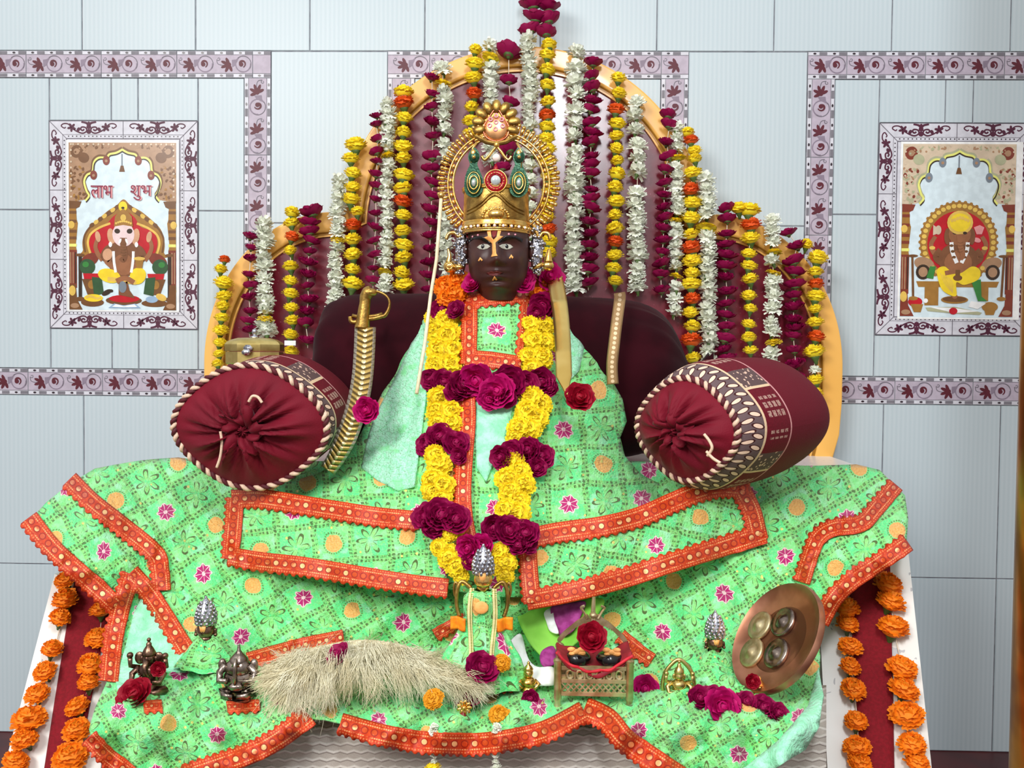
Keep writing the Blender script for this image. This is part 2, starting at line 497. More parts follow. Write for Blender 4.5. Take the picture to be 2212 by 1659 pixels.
def scabbard_material():
    m, b = newmat('gold_scale_embroidery')
    uv = coord('UV'); u, v, _ = sep(uv)
    e = absx(v-.5)
    cu = fract(u*4+e*1.6)-.5
    scale = smooth(absx(cu), .5, .1)
    n = noisex(20, 3, uv)
    c = mixc(scale, rgb(92, 72, 38), rgb(206, 172, 96))
    edge = e > .36
    c = mixc(edge, c, mixc(n, rgb(140, 130, 112), rgb(206, 196, 176)))
    r = sqrt_((fract(u*4)-.5)*(fract(u*4)-.5)+(v-.5)*(v-.5)*14)
    bead = r < .38
    c = mixc(bead, c, rgb(246, 226, 170))
    setin(b, 'Base Color', c); setin(b, 'Metallic', .7); setin(b, 'Roughness', .35)
    bump(b, scale*.8+bead*.8+n*.3, .8, .004)
    return m
M_['scabbard'] = scabbard_material()
def band_material():
    m, b = newmat('gold_jewelled_braid')
    uv = coord('UV'); u, v, _ = sep(uv)
    r = sqrt_((fract(u*2.4)-.5)*(fract(u*2.4)-.5)+(v-.5)*(v-.5)*5)
    n = noisex(30, 2, uv)
    c = mixc(n, rgb(150, 110, 70), rgb(206, 170, 120))
    c = mixc(r < .36, c, rgb(240, 214, 176))
    setin(b, 'Base Color', c); setin(b, 'Metallic', .7); setin(b, 'Roughness', .35)
    bump(b, (r < .36)*.8+n*.4, .7, .003)
    return m
M_['band'] = band_material()

M_['palebrass'] = mat('pale_brass', (206, 190, 150), .42, .85, (170, 150, 108), 60, .25, .001, bscale=200)
M_['brightgold'] = mat('polished_gold_band', (232, 200, 122), .26, .95, (214, 178, 96), 10)
def lace_material():
    m, b = newmat('mint_lace')
    uv = coord('UV'); u, v, _ = sep(uv)
    n = noisex(8, 4, uv, .7); n2 = noisex(26, 3, uv)
    c = mixc(smooth(n, .35, .65), rgb(150, 240, 186), rgb(188, 248, 216))
    vd, vc = voro(7, uv, 'DISTANCE_TO_EDGE')
    c = mixc((vd < .05)*smooth(n2, .35, .55)*.5, c, rgb(110, 160, 110))
    c = mixc((n2 > .62)*.5, c, rgb(96, 140, 96))
    c = mixc(smooth(noisex(2.2, 2, uv), .58, .68)*.6, c, rgb(120, 236, 140))
    setin(b, 'Base Color', c); setin(b, 'Roughness', .8); setin(b, 'Sheen Weight', .2)
    bump(b, n*.8+n2*.6, .8, .004)
    return m
M_['lace'] = lace_material()
# ------------------------------------------------------------------ wall of tiles
def WX(px, py): return W(px, py).x
def WZ(px, py): return W(px, py).z
EZ = EYE.z
def rect_avg(x0, y0, x1, y1):
    """a photo rectangle on the wall -> (x0, x1, z0, z1) in metres"""
    a, b, c, d = W(x0, y0), W(x1, y0), W(x0, y1), W(x1, y1)
    return ((a.x+c.x)/2, (b.x+d.x)/2, (c.z+d.z)/2, (a.z+b.z)/2)
ZT = EZ+.796; ZB = EZ-.047; BW = .0705           # outer edges of the decorated border
ZL = EZ-.575
tiles = []
def wt(x0, x1, z0, z1, g=.0012):
    if x1-x0 > .004 and z1-z0 > .004: tiles.append((x0+g, x1-g, z0+g, z1-g))
XS = [-1.818+.3035*k for k in range(0, 13)]
for a, b in zip(XS, XS[1:]):
    for z0, z1 in ((ZT, ZT+.455), (ZT+.455, ZT+.91)): wt(a, b, z0, z1)
    wt(a, b, ZL, ZB-BW); wt(a, b, 0, ZL)
# upper middle field, between the two framed fields
LX1 = WX(585, 300); LX0 = -1.82; RX0 = WX(1742, 300); RX1 = 1.85; CX0 = WX(838, 150); CX1 = WX(1487, 150)
for a, b in ((LX1, CX0), (CX1, RX0)):
    wt(a, b, EZ+.345, ZT); wt(a, b, ZB-BW, EZ+.345)
wt(CX0+BW, CX1-BW, ZT-.45, ZT-BW); 
for a, b in ((CX0, (CX0+CX1)/2), ((CX0+CX1)/2, CX1)): wt(a, b, ZB-BW, ZT-.45)
# the framed picture panels
PL = rect_avg(108, 262, 428, 712); PL = (PL[0], PL[1], EZ+.061, EZ+.612)
PRX0 = WX(1894, 490); PR = (PRX0, PRX0+(PL[1]-PL[0]), EZ+.063, EZ+.613)
def field(x0, x1, p, v1, v2):
    za, zb = ZB, ZT-BW; zm = EZ+.376
    zs = (za, p[2], p[3], zb)
    wt(x0, p[0], za, zm); wt(x0, p[0], zm, zb); wt(p[1], x1, za, zm); wt(p[1], x1, zm, zb)
    for a, b in ((p[0], v1), (v1, v2), (v2, p[1])):
        wt(a, b, za, p[2]); wt(a, b, p[3], zb)
LV1, LV2 = WX(240, 220), WX(298, 220)
field(LX0, LX1-BW, PL, LV1, LV2)
RV1, RV2 = WX(2043, 210), WX(2103, 210)
field(RX0+BW, RX1, PR, RV1, RV2)
mb = MB()
mb.box((0, .03, 1.35), 1.85, .028, 1.36, 1)
for x0, x1, z0, z1 in tiles:
    y0 = -.0005+R.uniform(-.0003, .0003); c = .0012
    mb.add([(x0, .002, z0), (x1, .002, z0), (x1, .002, z1), (x0, .002, z1),
            (x0+c, y0, z0+c), (x1-c, y0, z0+c), (x1-c, y0, z1-c), (x0+c, y0, z1-c)],
           [[4, 5, 6, 7], [0, 1, 5, 4], [1, 2, 6, 5], [2, 3, 7, 6], [3, 0, 4, 7]], 0)
struct('wall_back', mb, [M_['tile'], M_['grout']])

# ------------------------------------------------------------------ flat decoration drawn as thin glaze layers
class Draw:
    def __init__(s, fn, lift=.00035): s.mb = MB(); s.fn = fn; s.lift = lift; s.z = 0; s.k = 0
    def poly(s, pts, m, z=None):
        z = s.z if z is None else z
        s.k += 1; zz = z*s.lift+(s.k % 37)*.000007
        P2 = [Vector((p[0], p[1], 0)) for p in pts]
        tri = geometry.tessellate_polygon([P2])
        vs = [s.fn(p[0], p[1], zz) for p in pts]
        fs = []
        for t in tri:
            a, b, c = (Vector(vs[k]) for k in t)
            n = (b-a).cross(c-a)
            fs.append(list(t) if n.y < 0 else list(t)[::-1])
        s.mb.add(vs, fs, m)
    def ell(s, cx, cy, rx, ry, m, rot=0, z=None, n=18, a0=0, a1=2*PI):
        ca, sa = math.cos(rot), math.sin(rot); pts = []
        for k in range(n):
            a = a0+(a1-a0)*k/(n-1 if a1-a0 < 6.28 else n)
            x, y = rx*math.cos(a), ry*math.sin(a); pts.append((cx+x*ca-y*sa, cy+x*sa+y*ca))
        s.poly(pts, m, z)
    def rect(s, x0, y0, x1, y1, m, z=None): s.poly([(x0, y0), (x1, y0), (x1, y1), (x0, y1)], m, z)
    def line(s, pts, w, m, z=None, w1=None):
        n = len(pts); L = []; Rr = []
        for i in range(n):
            a = pts[max(0, i-1)]; b = pts[min(n-1, i+1)]
            dx, dy = b[0]-a[0], b[1]-a[1]; q = math.hypot(dx, dy) or 1
            ww = (w if w1 is None else w+(w1-w)*i/(n-1))/2
            L.append((pts[i][0]-dy/q*ww, pts[i][1]+dx/q*ww)); Rr.append((pts[i][0]+dy/q*ww, pts[i][1]-dx/q*ww))
        for i in range(n-1): s.poly([L[i], L[i+1], Rr[i+1], Rr[i]], m, z)
    def curve(s, pts, w, m, z=None, w1=None, per=6): s.line(catmull(pts, per), w, m, z, w1)
    def spiral(s, cx, cy, r0, r1, a0, a1, w0, w1, m, z=None, n=16):
        s.line([(cx+(r0+(r1-r0)*k/n)*math.cos(a0+(a1-a0)*k/n), cy+(r0+(r1-r0)*k/n)*math.sin(a0+(a1-a0)*k/n)) for k in range(n+1)], w0, m, z, w1)
BORD = [M_[k] for k in ('lilac', 'greyband', 'palewhite', 'plum', 'greyline', 'inkblack', 'greyfill', 'grout')]
TL = .202
def border_run(name, org, du, dv, length, flip=False, u0=0.0):
    """a run of scroll-patterned tiles from org along du; dv points across it"""
    o = Vector(org); du = Vector(du); dv = Vector(dv); w = BW
    def fn(u, v, z): 
        p = o+du*u+dv*v; return (p.x, -.0012-z, p.z)
    D = Draw(fn)
    D.rect(0, 0, length, w, 7, -1)
    k = -1
    while True:
        a = u0+k*TL; k += 1
        if a >= length: break
        lo, hi = max(a+.001, .0005), min(a+TL-.001, length-.0005)
        if hi-lo < .004: continue
        D.rect(lo, .0012, hi, w-.0012, 2, 0)
        D.rect(lo, w*.17, hi, w*.85, 0, 1)
        for e in (w*.165, w*.855): D.rect(lo, e-.0006, hi, e+.0006, 4, 2)
        for q in range(4):
            for vc in (w*.085, w*.925):
                uu = a+.012+q*TL/4
                if uu+.022 < hi and uu > lo: D.rect(uu+.018, vc-.0036, min(uu+.038, hi), vc+.0036, 1, 2)
                if lo+.004 < uu+.006 < hi-.004: D.ell(uu+.006, vc, .0042, .0026, 5, 0, 2, 8)
        for q in range(2):
            b = a+.0045+q*TL/2
            if b < lo-.006 or b+.056 > hi: continue
            sg = 1
            D.spiral(b+.006, w*.70, .0045, .002, -2.4, 3.2, .002, .0012, 4, 2, 10)
            D.curve([(b+.001, w*.68), (b+.004, w*.52), (b+.018, w*.46), (b+.03, w*.47)], .0018, 4, 2)
            for ang, ln in ((2.75, .021), (2.0, .018), (3.5, .021), (4.25, .02), (5.1, .018)):
                cx, cy = b+.034, w*.49
                D.ell(cx+math.cos(ang)*ln*.55, cy+math.sin(ang)*ln*.55, ln*.55, .0042, 3, ang, 3, 10)
            D.ell(b+.034, w*.49, .0055, .006, 3, 0, 3, 10)
            if b+.0945 > hi: continue
            D.poly([(b+.041, w*.66), (b+.052, w*.68), (b+.062, w*.80), (b+.05, w*.45), (b+.042, w*.38)], 6, 2)
            D.spiral(b+.072, w*.50, .021, .019, 2.2, 6.4, .0025, .0035, 6, 2)
            D.spiral(b+.072, w*.50, .022, .020, 2.3, -.6, .0022, .0016, 4, 3)
            D.spiral(b+.068, w*.53, .0035, .0105, 3.6, -1.2, .008, .0025, 3, 3)
            D.ell(b+.066, w*.50, .006, .006, 3, 0, 3, 10)
    return struct(name, D.mb, BORD)
border_run('trim_1', (LX0, 0, ZT-BW), (1, 0, 0), (0, 0, 1), LX1-LX0, u0=.055)
border_run('trim_2', (LX1-BW, 0, ZT-BW), (0, 0, -1), (1, 0, 0), ZT-2*BW-ZB+.0, u0=0)
border_run('trim_3', (LX0, 0, ZB-BW), (1, 0, 0), (0, 0, 1), LX1-LX0, u0=.055)
border_run('trim_4', (CX0, 0, ZT-BW), (1, 0, 0), (0, 0, 1), CX1-CX0, u0=.11)
border_run('trim_5', (CX0, 0, ZT-BW), (0, 0, -1), (1, 0, 0), .38, u0=0)
border_run('trim_6', (CX1-BW, 0, ZT-BW), (0, 0, -1), (1, 0, 0), .38, u0=0)
border_run('trim_7', (RX0, 0, ZT-BW), (0, 0, -1), (1, 0, 0), ZT-2*BW-ZB, u0=0)
border_run('trim_8', (RX0, 0, ZT-BW), (1, 0, 0), (0, 0, 1), RX1-RX0, u0=.10)
border_run('trim_9', (RX0, 0, ZB-BW), (1, 0, 0), (0, 0, 1), RX1-RX0, u0=.04)

# ------------------------------------------------------------------ the two tile pictures
def pic_border(D, x0, x1, z0, z1, w):
    """plum scrolls on white tiles; mats: 0 white 1 plum 2 grey 3 ink"""
    def side(o, du, dv, ln, nt):
        def q(u, v): return (o[0]+du[0]*u+dv[0]*v, o[1]+du[1]*u+dv[1]*v)
        t = ln/nt
        for i in range(nt+1):
            if 0 < i < nt: D.line([q(i*t, 0), q(i*t, w)], .0016, 2, 3)
        n = int((ln-2*w)/.0105)
        for i in range(n): 
            c = q(w+(i+.5)*(ln-2*w)/n, w*.87); D.ell(c[0], c[1], .0019, .0019, 3, 0, 2, 6)
        D.line([q(w*.78, w*.78), q(ln-w*.78, w*.78)], .0009, 2, 2)
        for i in range(nt):
            c = (i+.5)*t
            if i == 0: c += w*.16
            if i == nt-1: c -= w*.16
            def L(pts, a, b=None, per=5): D.line([q(c+p[0], p[1]) for p in catmull(pts, per)], a, 1, 2, b)
            for sgn in (1, -1):
                L([(sgn*.012, w*.48), (sgn*.017, w*.55), (sgn*.022, w*.46), (sgn*.018, w*.36), (sgn*.008, w*.4), (sgn*.006, w*.58), (sgn*.016, w*.70), (sgn*.03, w*.62), (sgn*.043, w*.45), (sgn*.055, w*.2), (sgn*.068, w*.18), (sgn*.074, w*.3), (sgn*.066, w*.42), (sgn*.062, w*.36)], .0045, .0028)
                L([(0, w*.3), (sgn*.006, w*.14), (sgn*.02, w*.08)], .0075, .004)
                e = q(c+sgn*.046, w*.38); 
                for a in range(5):
                    an = a*1.257+.4*sgn; D.ell(e[0]+.0062*math.cos(an), e[1]+.0062*math.sin(an), .0062, .0034, 1, an, 2, 8)
                e = q(c+sgn*.028, w*.5); D.ell(e[0], e[1], .0045, .0065, 1, .5*sgn, 2, 8)
            for vv, rr in ((.12, .0034), (.34, .0065), (.6, .007)):
                e = q(c, w*vv); D.ell(e[0], e[1], rr, rr, 1, 0, 2, 8)
    W_, H_ = x1-x0, z1-z0
    D.rect(x0, z0, x1, z1, 2, 0)
    g = .002
    D.rect(x0+g, z0+g, x1-g, z1-g, 0, 1)
    side((x0, z1), (1, 0), (0, -1), W_, 2); side((x0, z0), (1, 0), (0, 1), W_, 2)
    side((x0, z0), (0, 1), (1, 0), H_, 3); side((x1, z0), (0, 1), (-1, 0), H_, 3)
    for a, b, c, d in ((x0, z1, 1, -1), (x1, z1, -1, -1), (x0, z0, 1, 1), (x1, z0, -1, 1)):
        D.line([(a, b), (a+c*w, b+d*w)], .0016, 2, 3)
    for a, b in (((x0+w, z0+w), (x1-w, z0+w)), ((x1-w, z0+w), (x1-w, z1-w)), ((x1-w, z1-w), (x0+w, z1-w)), ((x0+w, z1-w), (x0+w, z0+w))):
        D.line([a, b], .0022, 2, 3)
PCOL = dict(sky=(212, 228, 234), brown=(112, 72, 36), tan=(168, 130, 98), red=(186, 14, 30), gold=(158, 112, 46), lgold=(222, 184, 86), yel=(238, 206, 40),
            skin=(150, 96, 62), lskin=(206, 156, 120), pink=(232, 206, 206), dark=(54, 38, 24), green=(48, 82, 48), white=(238, 238, 236), rust=(126, 52, 34),
            grn2=(54, 128, 56), grey=(120, 130, 140), blue=(150, 178, 206), lime=(226, 226, 120), stone=(172, 172, 138), plum=(128, 16, 56), ltan=(206, 186, 160), rose=(226, 150, 150), shade=(122, 76, 46))
PK = list(PCOL); PMAT = [flat('pic_'+k, PCOL[k], .25) for k in PK]
def arch_frame(D, q, col_main, col_acc, col_edge, knob, pil, pil2):
    """cusped arch with pillars, drawn in the photo's own picture: q maps 0..1161 x 0..1659 units"""
    I = PK.index
    half = [(575, 130), (520, 160), (455, 175), (430, 205), (360, 205), (315, 245), (300, 330), (250, 360), (225, 420), (245, 500), (268, 545), (235, 590), (200, 600), (200, 660), (160, 680)]
    for sgn in (1, -1):
        m = lambda p: (p[0] if sgn > 0 else 1150-p[0], p[1])
        arch = catmull(half[:12], 5)
        # spandrel from the arch line to the frame
        top = [(p[0], 85) for p in arch]
        for a, b in zip(arch, arch[1:]):
            pass
        out = [m(p) for p in arch]+[m((88, 620)), m((88, 80)), m((575, 80))]
        D.poly(out, I(col_main), 1.6)
        D.line([m(p) for p in arch], 34, I(col_acc), 2)
        D.line([m((p[0]+4, p[1]+10)) for p in arch], 18, I(col_edge), 3)
        D.line([m((p[0]+10, p[1]+24)) for p in arch], 12, I('dark'), 3)
        for x, y in ((430, 240), (315, 370)):
            D.ell(*m((x, y)), 32, 42, I(knob), 0, 4); D.ell(*m((x, y+4)), 13, 13, I('tan'), 0, 5)
        for k in range(10):
            x, y = 110, 96+k*52; D.ell(*m((x, y)), 9, 9, I('ltan'), 0, 4)
        for k in range(9):
            D.ell(*m((130+k*46, 96)), 9, 9, I('ltan'), 0, 4)
        D.ell(*m((160, 160)), 54, 58, I(pil2), .4, 2); D.ell(*m((160, 160)), 26, 28, I('tan'), .4, 3)
        D.ell(*m((225, 215)), 50, 46, I(col_acc), .4, 3); 
        rr = random.Random(4)
        for k in range(46):
            x, y = rr.uniform(100, 235), rr.uniform(280, 600)
            D.ell(*m((x, y)), rr.uniform(8, 20), rr.uniform(6, 14), I(rr.choice([col_acc, pil2, 'tan', 'stone' if col_main == 'ltan' else 'gold'])), rr.uniform(0, 3), 3, 8)
        for k in range(24):
            x, y = rr.uniform(130, 460), rr.uniform(100, 165)
            if x > 300: y = rr.uniform(100, 130)
            D.ell(*m((x, y)), rr.uniform(8, 16), rr.uniform(5, 10), I(rr.choice([col_acc, 'tan'])), rr.uniform(0, 3), 3, 8)
        # pillar
        D.poly([m(p) for p in ((90, 600), (205, 605), (185, 655), (155, 670), (90, 670))], I(pil2), 4)
        D.poly([m(p) for p in ((90, 670), (155, 670), (160, 770), (170, 800), (150, 1000), (158, 1040), (90, 1040))], I('gold'), 4)
        for y in (690, 770, 860, 920, 985): D.rect(*m((92, y)), *m((158, y+26)), I(pil2 if y != 985 else 'lime'), 5)
        D.ell(*m((112, 815)), 28, 34, I('lgold'), 0, 6)
        D.poly([m(p) for p in ((90, 1040), (160, 1040), (160, 1380), (90, 1380))], I(pil), 4)
        for x in (104, 126, 148): D.rect(*m((x-5, 1060)), *m((x+5, 1340)), I('dark' if x == 148 else 'tan'), 5)
        D.poly([m(p) for p in ((90, 1350), (150, 1350), (160, 1480), (210, 1575), (90, 1575))], I(pil2), 5)
        D.ell(*m((118, 1405)), 30, 46, I('lgold'), 0, 6); D.ell(*m((140, 1540)), 40, 22, I('tan'), 0, 6)
    D.line([(572, 180), (572, 300)], 12, I('grey'), 3); D.poly([(560, 285), (585, 285), (598, 340), (546, 340)], I('brown'), 3)
def picture_left():
    I = PK.index
    s = 4.146
    fx = lambda x: WX(130, 490)+(x/s)*(2.45/F)*1.003
    top = EZ+.612-(290-262)*2.45/F*1.002
    def q(x, y, z): return (fx(x), -.0042-z, top-(y/s)*2.45/F*1.002)
    D = Draw(q, .00025)
    D.rect(66, 58, 1085, 1590, I('white'), 0); D.rect(85, 80, 1065, 1578, I('sky'), 1)
    arch_frame(D, q, 'tan', 'brown', 'lime', 'rust', 'rust', 'brown')
    # throne back
    D.poly(catmull([(585, 585), (650, 640), (740, 690), (830, 760), (920, 850), (955, 960), (950, 1060), (930, 1110), (240, 1110), (215, 1040), (212, 950), (250, 860), (340, 775), (440, 690), (520, 640)], 5, True), I('gold'), 2)
    D.poly(catmull([(585, 690), (680, 740), (740, 830), (850, 870), (890, 960), (870, 1060), (800, 1110), (360, 1110), (290, 1050), (270, 960), (310, 880), (410, 830), (490, 740)], 5, True), I('red'), 3)
    for sg in (1, -1):
        f = lambda x, y: (585+sg*x, y)
        D.curve([f(120, 800), f(220, 840), f(300, 900), f(325, 980), f(300, 1080)], 20, I('lgold'), 4)
        D.curve([f(20, 620), f(100, 700), f(200, 760), f(300, 830), f(360, 930), f(350, 1060)], 16, I('brown'), 3)
        for k in range(7): D.ell(*f(60+k*38, 655+k*27), 26, 18, I('lgold' if k % 2 else 'brown'), .7*sg, 4)
        # bolsters
        D.ell(*f(310, 1130), 90, 56, I('rust'), .5*sg, 4); D.ell(*f(330, 1190), 72, 70, I('green'), 0, 5); D.ell(*f(345, 1170), 30, 26, I('grn2'), 0, 6)
        D.poly([f(215, 1250), f(370, 1250), f(360, 1300), f(225, 1300)], I('red'), 6)
        D.poly([f(220, 1300), f(380, 1300), f(330, 1440), f(250, 1440)], I('brown'), 5)
        D.ell(*f(290, 1350), 34, 40, I('gold'), 0, 6)
        D.poly([f(200, 1290), f(290, 1280), f(270, 1450), f(180, 1430)], I('green'), 6)
        # arms
        D.curve([f(70, 1010), f(140, 1030), f(180, 1100), f(120, 1140)], 70, I('shade'), 6, 56)
        D.curve([f(120, 1120), f(150, 1140), f(70, 1210)], 60, I('skin'), 7, 50)
        D.curve([f(190, 1130), f(230, 1080), f(255, 1010), f(235, 940)], 44, I('skin'), 6, 34)
        D.ell(*f(232, 920), 24, 50, I('lskin'), .2*sg, 7)
        D.curve([f(90, 870), f(70, 920), f(120, 990)], 50, I('lskin'), 6, 34)
    # body
    D.ell(585, 1120, 150, 160, I('shade'), 0, 7); D.ell(585, 1170, 96, 96, I('skin'), 0, 8)
    D.ell(455, 1270, 105, 62, I('yel'), .25, 9); D.ell(715, 1270, 70, 80, I('yel'), .7, 9); D.curve([(440, 1300), (560, 1310), (700, 1330)], 40, I('lgold'), 9)
    D.curve([(520, 1320), (600, 1290), (680, 1330)], 46, I('skin'), 10)
    D.ell(585, 900, 100, 110, I('pink'), 0, 9); D.ell(530, 870, 26, 22, I('dark'), .2, 10); D.ell(642, 870, 26, 22, I('dark'), -.2, 10)
    for sg in (1, -1):
        D.ell(585+sg*112, 915, 34, 70, I('lskin'), sg*.15, 8); D.ell(585+sg*118, 990, 16, 24, I('white'), 0, 10)
        D.curve([(585+sg*90, 1050), (585+sg*86, 1140), (585+sg*70, 1240)], 24, I('white'), 10)
        D.ell(585+sg*30, 960, 10, 26, I('white'), -sg*.4, 11)
    D.curve([(585, 930), (585, 1010), (600, 1080), (585, 1130), (555, 1110)], 62, I('shade'), 10, 34)
    for k in range(5): D.curve([(560, 985+k*24), (588, 992+k*24), (612, 985+k*24)], 5, I('brown'), 11)
    D.poly([(500, 830), (510, 740), (540, 700), (585, 670), (630, 700), (662, 740), (672, 830), (585, 815)], I('gold'), 10)
    for k in range(8): D.ell(520+k*19, 800-18*math.sin(k/7*PI), 10, 10, I('lgold'), 0, 11)
    D.ell(585, 750, 26, 30, I('lgold'), 0, 11); D.ell(580, 650, 40, 46, I('yel'), 0, 5); D.ell(580, 662, 15, 11, I('dark'), 0, 6)
    D.ell(730, 1115, 52, 16, I('lgold'), 0, 11); D.poly([(690, 1115), (770, 1115), (755, 1200), (705, 1200)], I('gold'), 10)
    D.ell(440, 1080, 44, 54, I('lskin'), .2, 9)
    # foot rest, book, trays, small animal
    D.poly([(540, 1330), (620, 1320), (640, 1400), (690, 1470), (540, 1440)], I('shade'), 9); D.ell(577, 1370, 36, 52, I('grey'), 0, 11)
    D.ell(585, 1490, 165, 42, I('brown'), 0, 5); D.ell(590, 1475, 140, 34, I('red'), 0, 6)
    D.poly([(445, 1558), (500, 1518), (585, 1535), (690, 1518), (740, 1558), (585, 1560)], I('blue'), 8); D.poly([(480, 1548), (515, 1524), (585, 1542), (680, 1524), (710, 1548), (585, 1552)], I('white'), 9)
    D.ell(300, 1510, 105, 38, I('brown'), 0, 5); D.ell(310, 1470, 86, 34, I('yel'), 0, 6)
    for k in range(7): D.ell(250+k*20, 1465-10*math.sin(k), 13, 11, I('lgold'), 0, 7)
    D.ell(865, 1515, 120, 32, I('brown'), 0, 5); D.ell(840, 1480, 56, 30, I('blue'), 0, 6); D.ell(925, 1460, 50, 30, I('lgold'), .4, 6)
    D.ell(430, 1420, 48, 22, I('dark'), -.5, 6); D.ell(470, 1405, 20, 14, I('dark'), 0, 6)
    for x in (190, 1000): D.ell(x, 1085, 40, 14, I('brown'), 0, 6); D.rect(x-16, 1090, x+16, 1470, I('dark'), 5); D.ell(x, 1480, 44, 20, I('brown'), 0, 6)
    return D, q
def picture_right():
    I = PK.index; s = 4.046
    x00 = PR[0]+(1920-1894)*2.45/F*.985
    top = EZ+.613-(290-265)*2.45/F
    def q(x, y, z): return (x00+(x/s)*2.45/F*.985, -.0042-z, top-(y/s)*2.45/F*.985)
    D = Draw(lambda x, y, z: q(x+14, y, z), .00025)
    D.rect(70, 60, 1120, 1600, I('white'), 0); D.rect(85, 80, 1065, 1585, I('sky'), 1)
    arch_frame(D, q, 'ltan', 'stone', 'lime', 'grey', 'rust', 'rust')
    c = (582, 930)
    D.ell(*c, 332, 350, I('gold'), 0, 2, 40); D.ell(c[0], c[1]+10, 268, 282, I('red'), 0, 3, 36)
    for k in range(40):
        a = k*2*PI/40; D.ell(c[0]+300*math.cos(a), c[1]+316*math.sin(a), 22, 20, I('lgold'), 0, 4, 8)
        D.ell(c[0]+330*math.cos(a), c[1]+348*math.sin(a), 16, 16, I('gold'), 0, 3, 8)
    D.poly([(225, 1270), (940, 1270), (920, 1320), (245, 1320)], I('gold'), 4); D.rect(300, 1320, 420, 1480, I('gold'), 4); D.rect(760, 1320, 850, 1440, I('gold'), 4)
    for sg in (1, -1):
        f = lambda x, y: (582+sg*x, y)
        D.ell(*f(290, 1120), 90, 58, I('tan'), -sg*.3, 4); D.ell(*f(300, 1190), 62, 66, I('dark'), 0, 5); D.ell(*f(300, 1190), 40, 44, I('tan'), 0, 6)
        D.curve([f(150, 1000), f(190, 1060), f(140, 1110), f(80, 1120)], 66, I('shade'), 6, 46)
        D.curve([f(160, 1050), f(210, 1020), f(236, 950), f(200, 880)], 50, I('skin'), 6, 34); D.ell(*f(226, 980), 26, 16, I('lgold'), 0, 7)
        D.line([f(395, 1050), f(380, 1420)], 20, I('brown'), 5); D.ell(*f(390, 1050), 44, 12, I('brown'), 0, 6); D.ell(*f(380, 1420), 40, 18, I('gold'), 0, 6)
        D.poly([f(-10+10, 1180), f(0, 1180), f(0, 1181)], I('brown'), 4)
    D.ell(405, 825, 26, 40, I('ltan'), 0, 7); D.poly([(360, 780), (390, 800), (390, 860), (360, 870)], I('ltan'), 7); D.poly([(710, 800), (760, 780), (800, 800), (780, 860), (735, 860)], I('rose'), 7)
    D.ell(740, 910, 34, 20, I('rose'), .3, 7)
    D.ell(582, 1080, 170, 150, I('shade'), 0, 7); D.ell(582, 1110, 120, 110, I('skin'), 0, 8)
    D.poly(catmull([(400, 1180), (460, 1140), (520, 1180), (600, 1200), (700, 1140), (770, 1170), (760, 1250), (640, 1300), (570, 1280), (575, 1390), (520, 1390), (440, 1330)], 5, True), I('yel'), 9)
    for k in range(6): D.curve([(430+k*16, 1200+k*8), (470+k*14, 1290), (540, 1370)], 5, I('lgold'), 10)
    D.poly([(700, 1270), (780, 1250), (790, 1400), (840, 1440), (760, 1440)], I('grn2'), 9); D.poly([(340, 1140), (390, 1140), (370, 1250), (310, 1240)], I('grn2'), 9)
    D.curve([(470, 1200), (520, 1190), (580, 1180)], 40, I('skin'), 10)
    D.ell(580, 1240, 40, 26, I('brown'), 0, 10); D.rect(560, 1170, 600, 1230, I('brown'), 10)
    D.ell(590, 860, 96, 100, I('skin'), 0, 9); D.ell(590, 760, 112, 104, I('lgold'), 0, 10); D.ell(590, 760, 90, 80, I('yel'), 0, 11)
    for k in range(7): D.ell(520+k*23, 730+12*math.cos(k), 12, 16, I('lgold'), 0, 12)
    for sg in (1, -1):
        D.ell(590+sg*104, 880, 30, 72, I('shade'), 0, 8); D.ell(590+sg*44, 850, 18, 12, I('dark'), 0, 10)
        D.curve([(590+sg*70, 930), (590+sg*62, 1010), (590+sg*20, 1110)], 34, I('white'), 10); 
        for k in range(3): D.ell(590+sg*(70-12*k), 960+k*50, 17, 12, I('brown'), 0, 11)
    D.curve([(590, 860), (596, 960), (620, 1040), (600, 1080)], 56, I('skin'), 11, 34)
    for k in range(4): D.curve([(572, 930+k*26), (596, 938+k*26), (618, 930+k*26)], 5, I('shade'), 12)
    D.ell(560, 1430, 118, 34, I('gold'), 0, 6); D.ell(560, 1425, 104, 24, I('brown'), 0, 7); D.ell(560, 1400, 24, 22, I('skin'), 0, 9)
    D.poly([(310, 1500), (560, 1490), (800, 1540), (780, 1560), (560, 1550), (330, 1530)], I('stone'), 5); D.poly([(340, 1495), (545, 1500), (770, 1530), (560, 1545)], I('white'), 6)
    D.poly([(700, 1440), (830, 1460), (760, 1510), (680, 1490)], I('white'), 7)
    D.ell(550, 1528, 36, 30, I('red'), 0, 8); D.ell(865, 1490, 70, 44, I('gold'), 0, 6); D.poly([(810, 1490), (925, 1490), (900, 1560), (830, 1560)], I('gold'), 6)
    D.ell(220, 1450, 62, 42, I('red'), 0, 6); D.poly([(180, 1470), (290, 1470), (270, 1540), (210, 1540)], I('gold'), 6); D.ell(350, 1430, 60, 34, I('gold'), .8, 6); D.ell(310, 1440, 20, 20, I('white'), 0, 7)
    return D, q
def picture(fn, rect, label):
    t = thing('picture_tile', label, 'picture', ((rect[0]+rect[1])/2, -.002, rect[2]), 'tile pictures set in the wall')
    D = Draw(lambda x, y, z: (x, -.0024-z, y), .0003)
    pic_border(D, *rect, .0475)
    part('border', D.mb, [M_['palewhite'], M_['deepplum'], M_['greyline'], M_['inkblack']], t, False)
    D, q = fn()
    part('painted_panel', D.mb, PMAT, t, False)
    return t, q
TPL, qL = picture(picture_left, PL, 'framed tile picture with red lettering above a seated elephant-headed deity, beside the box')
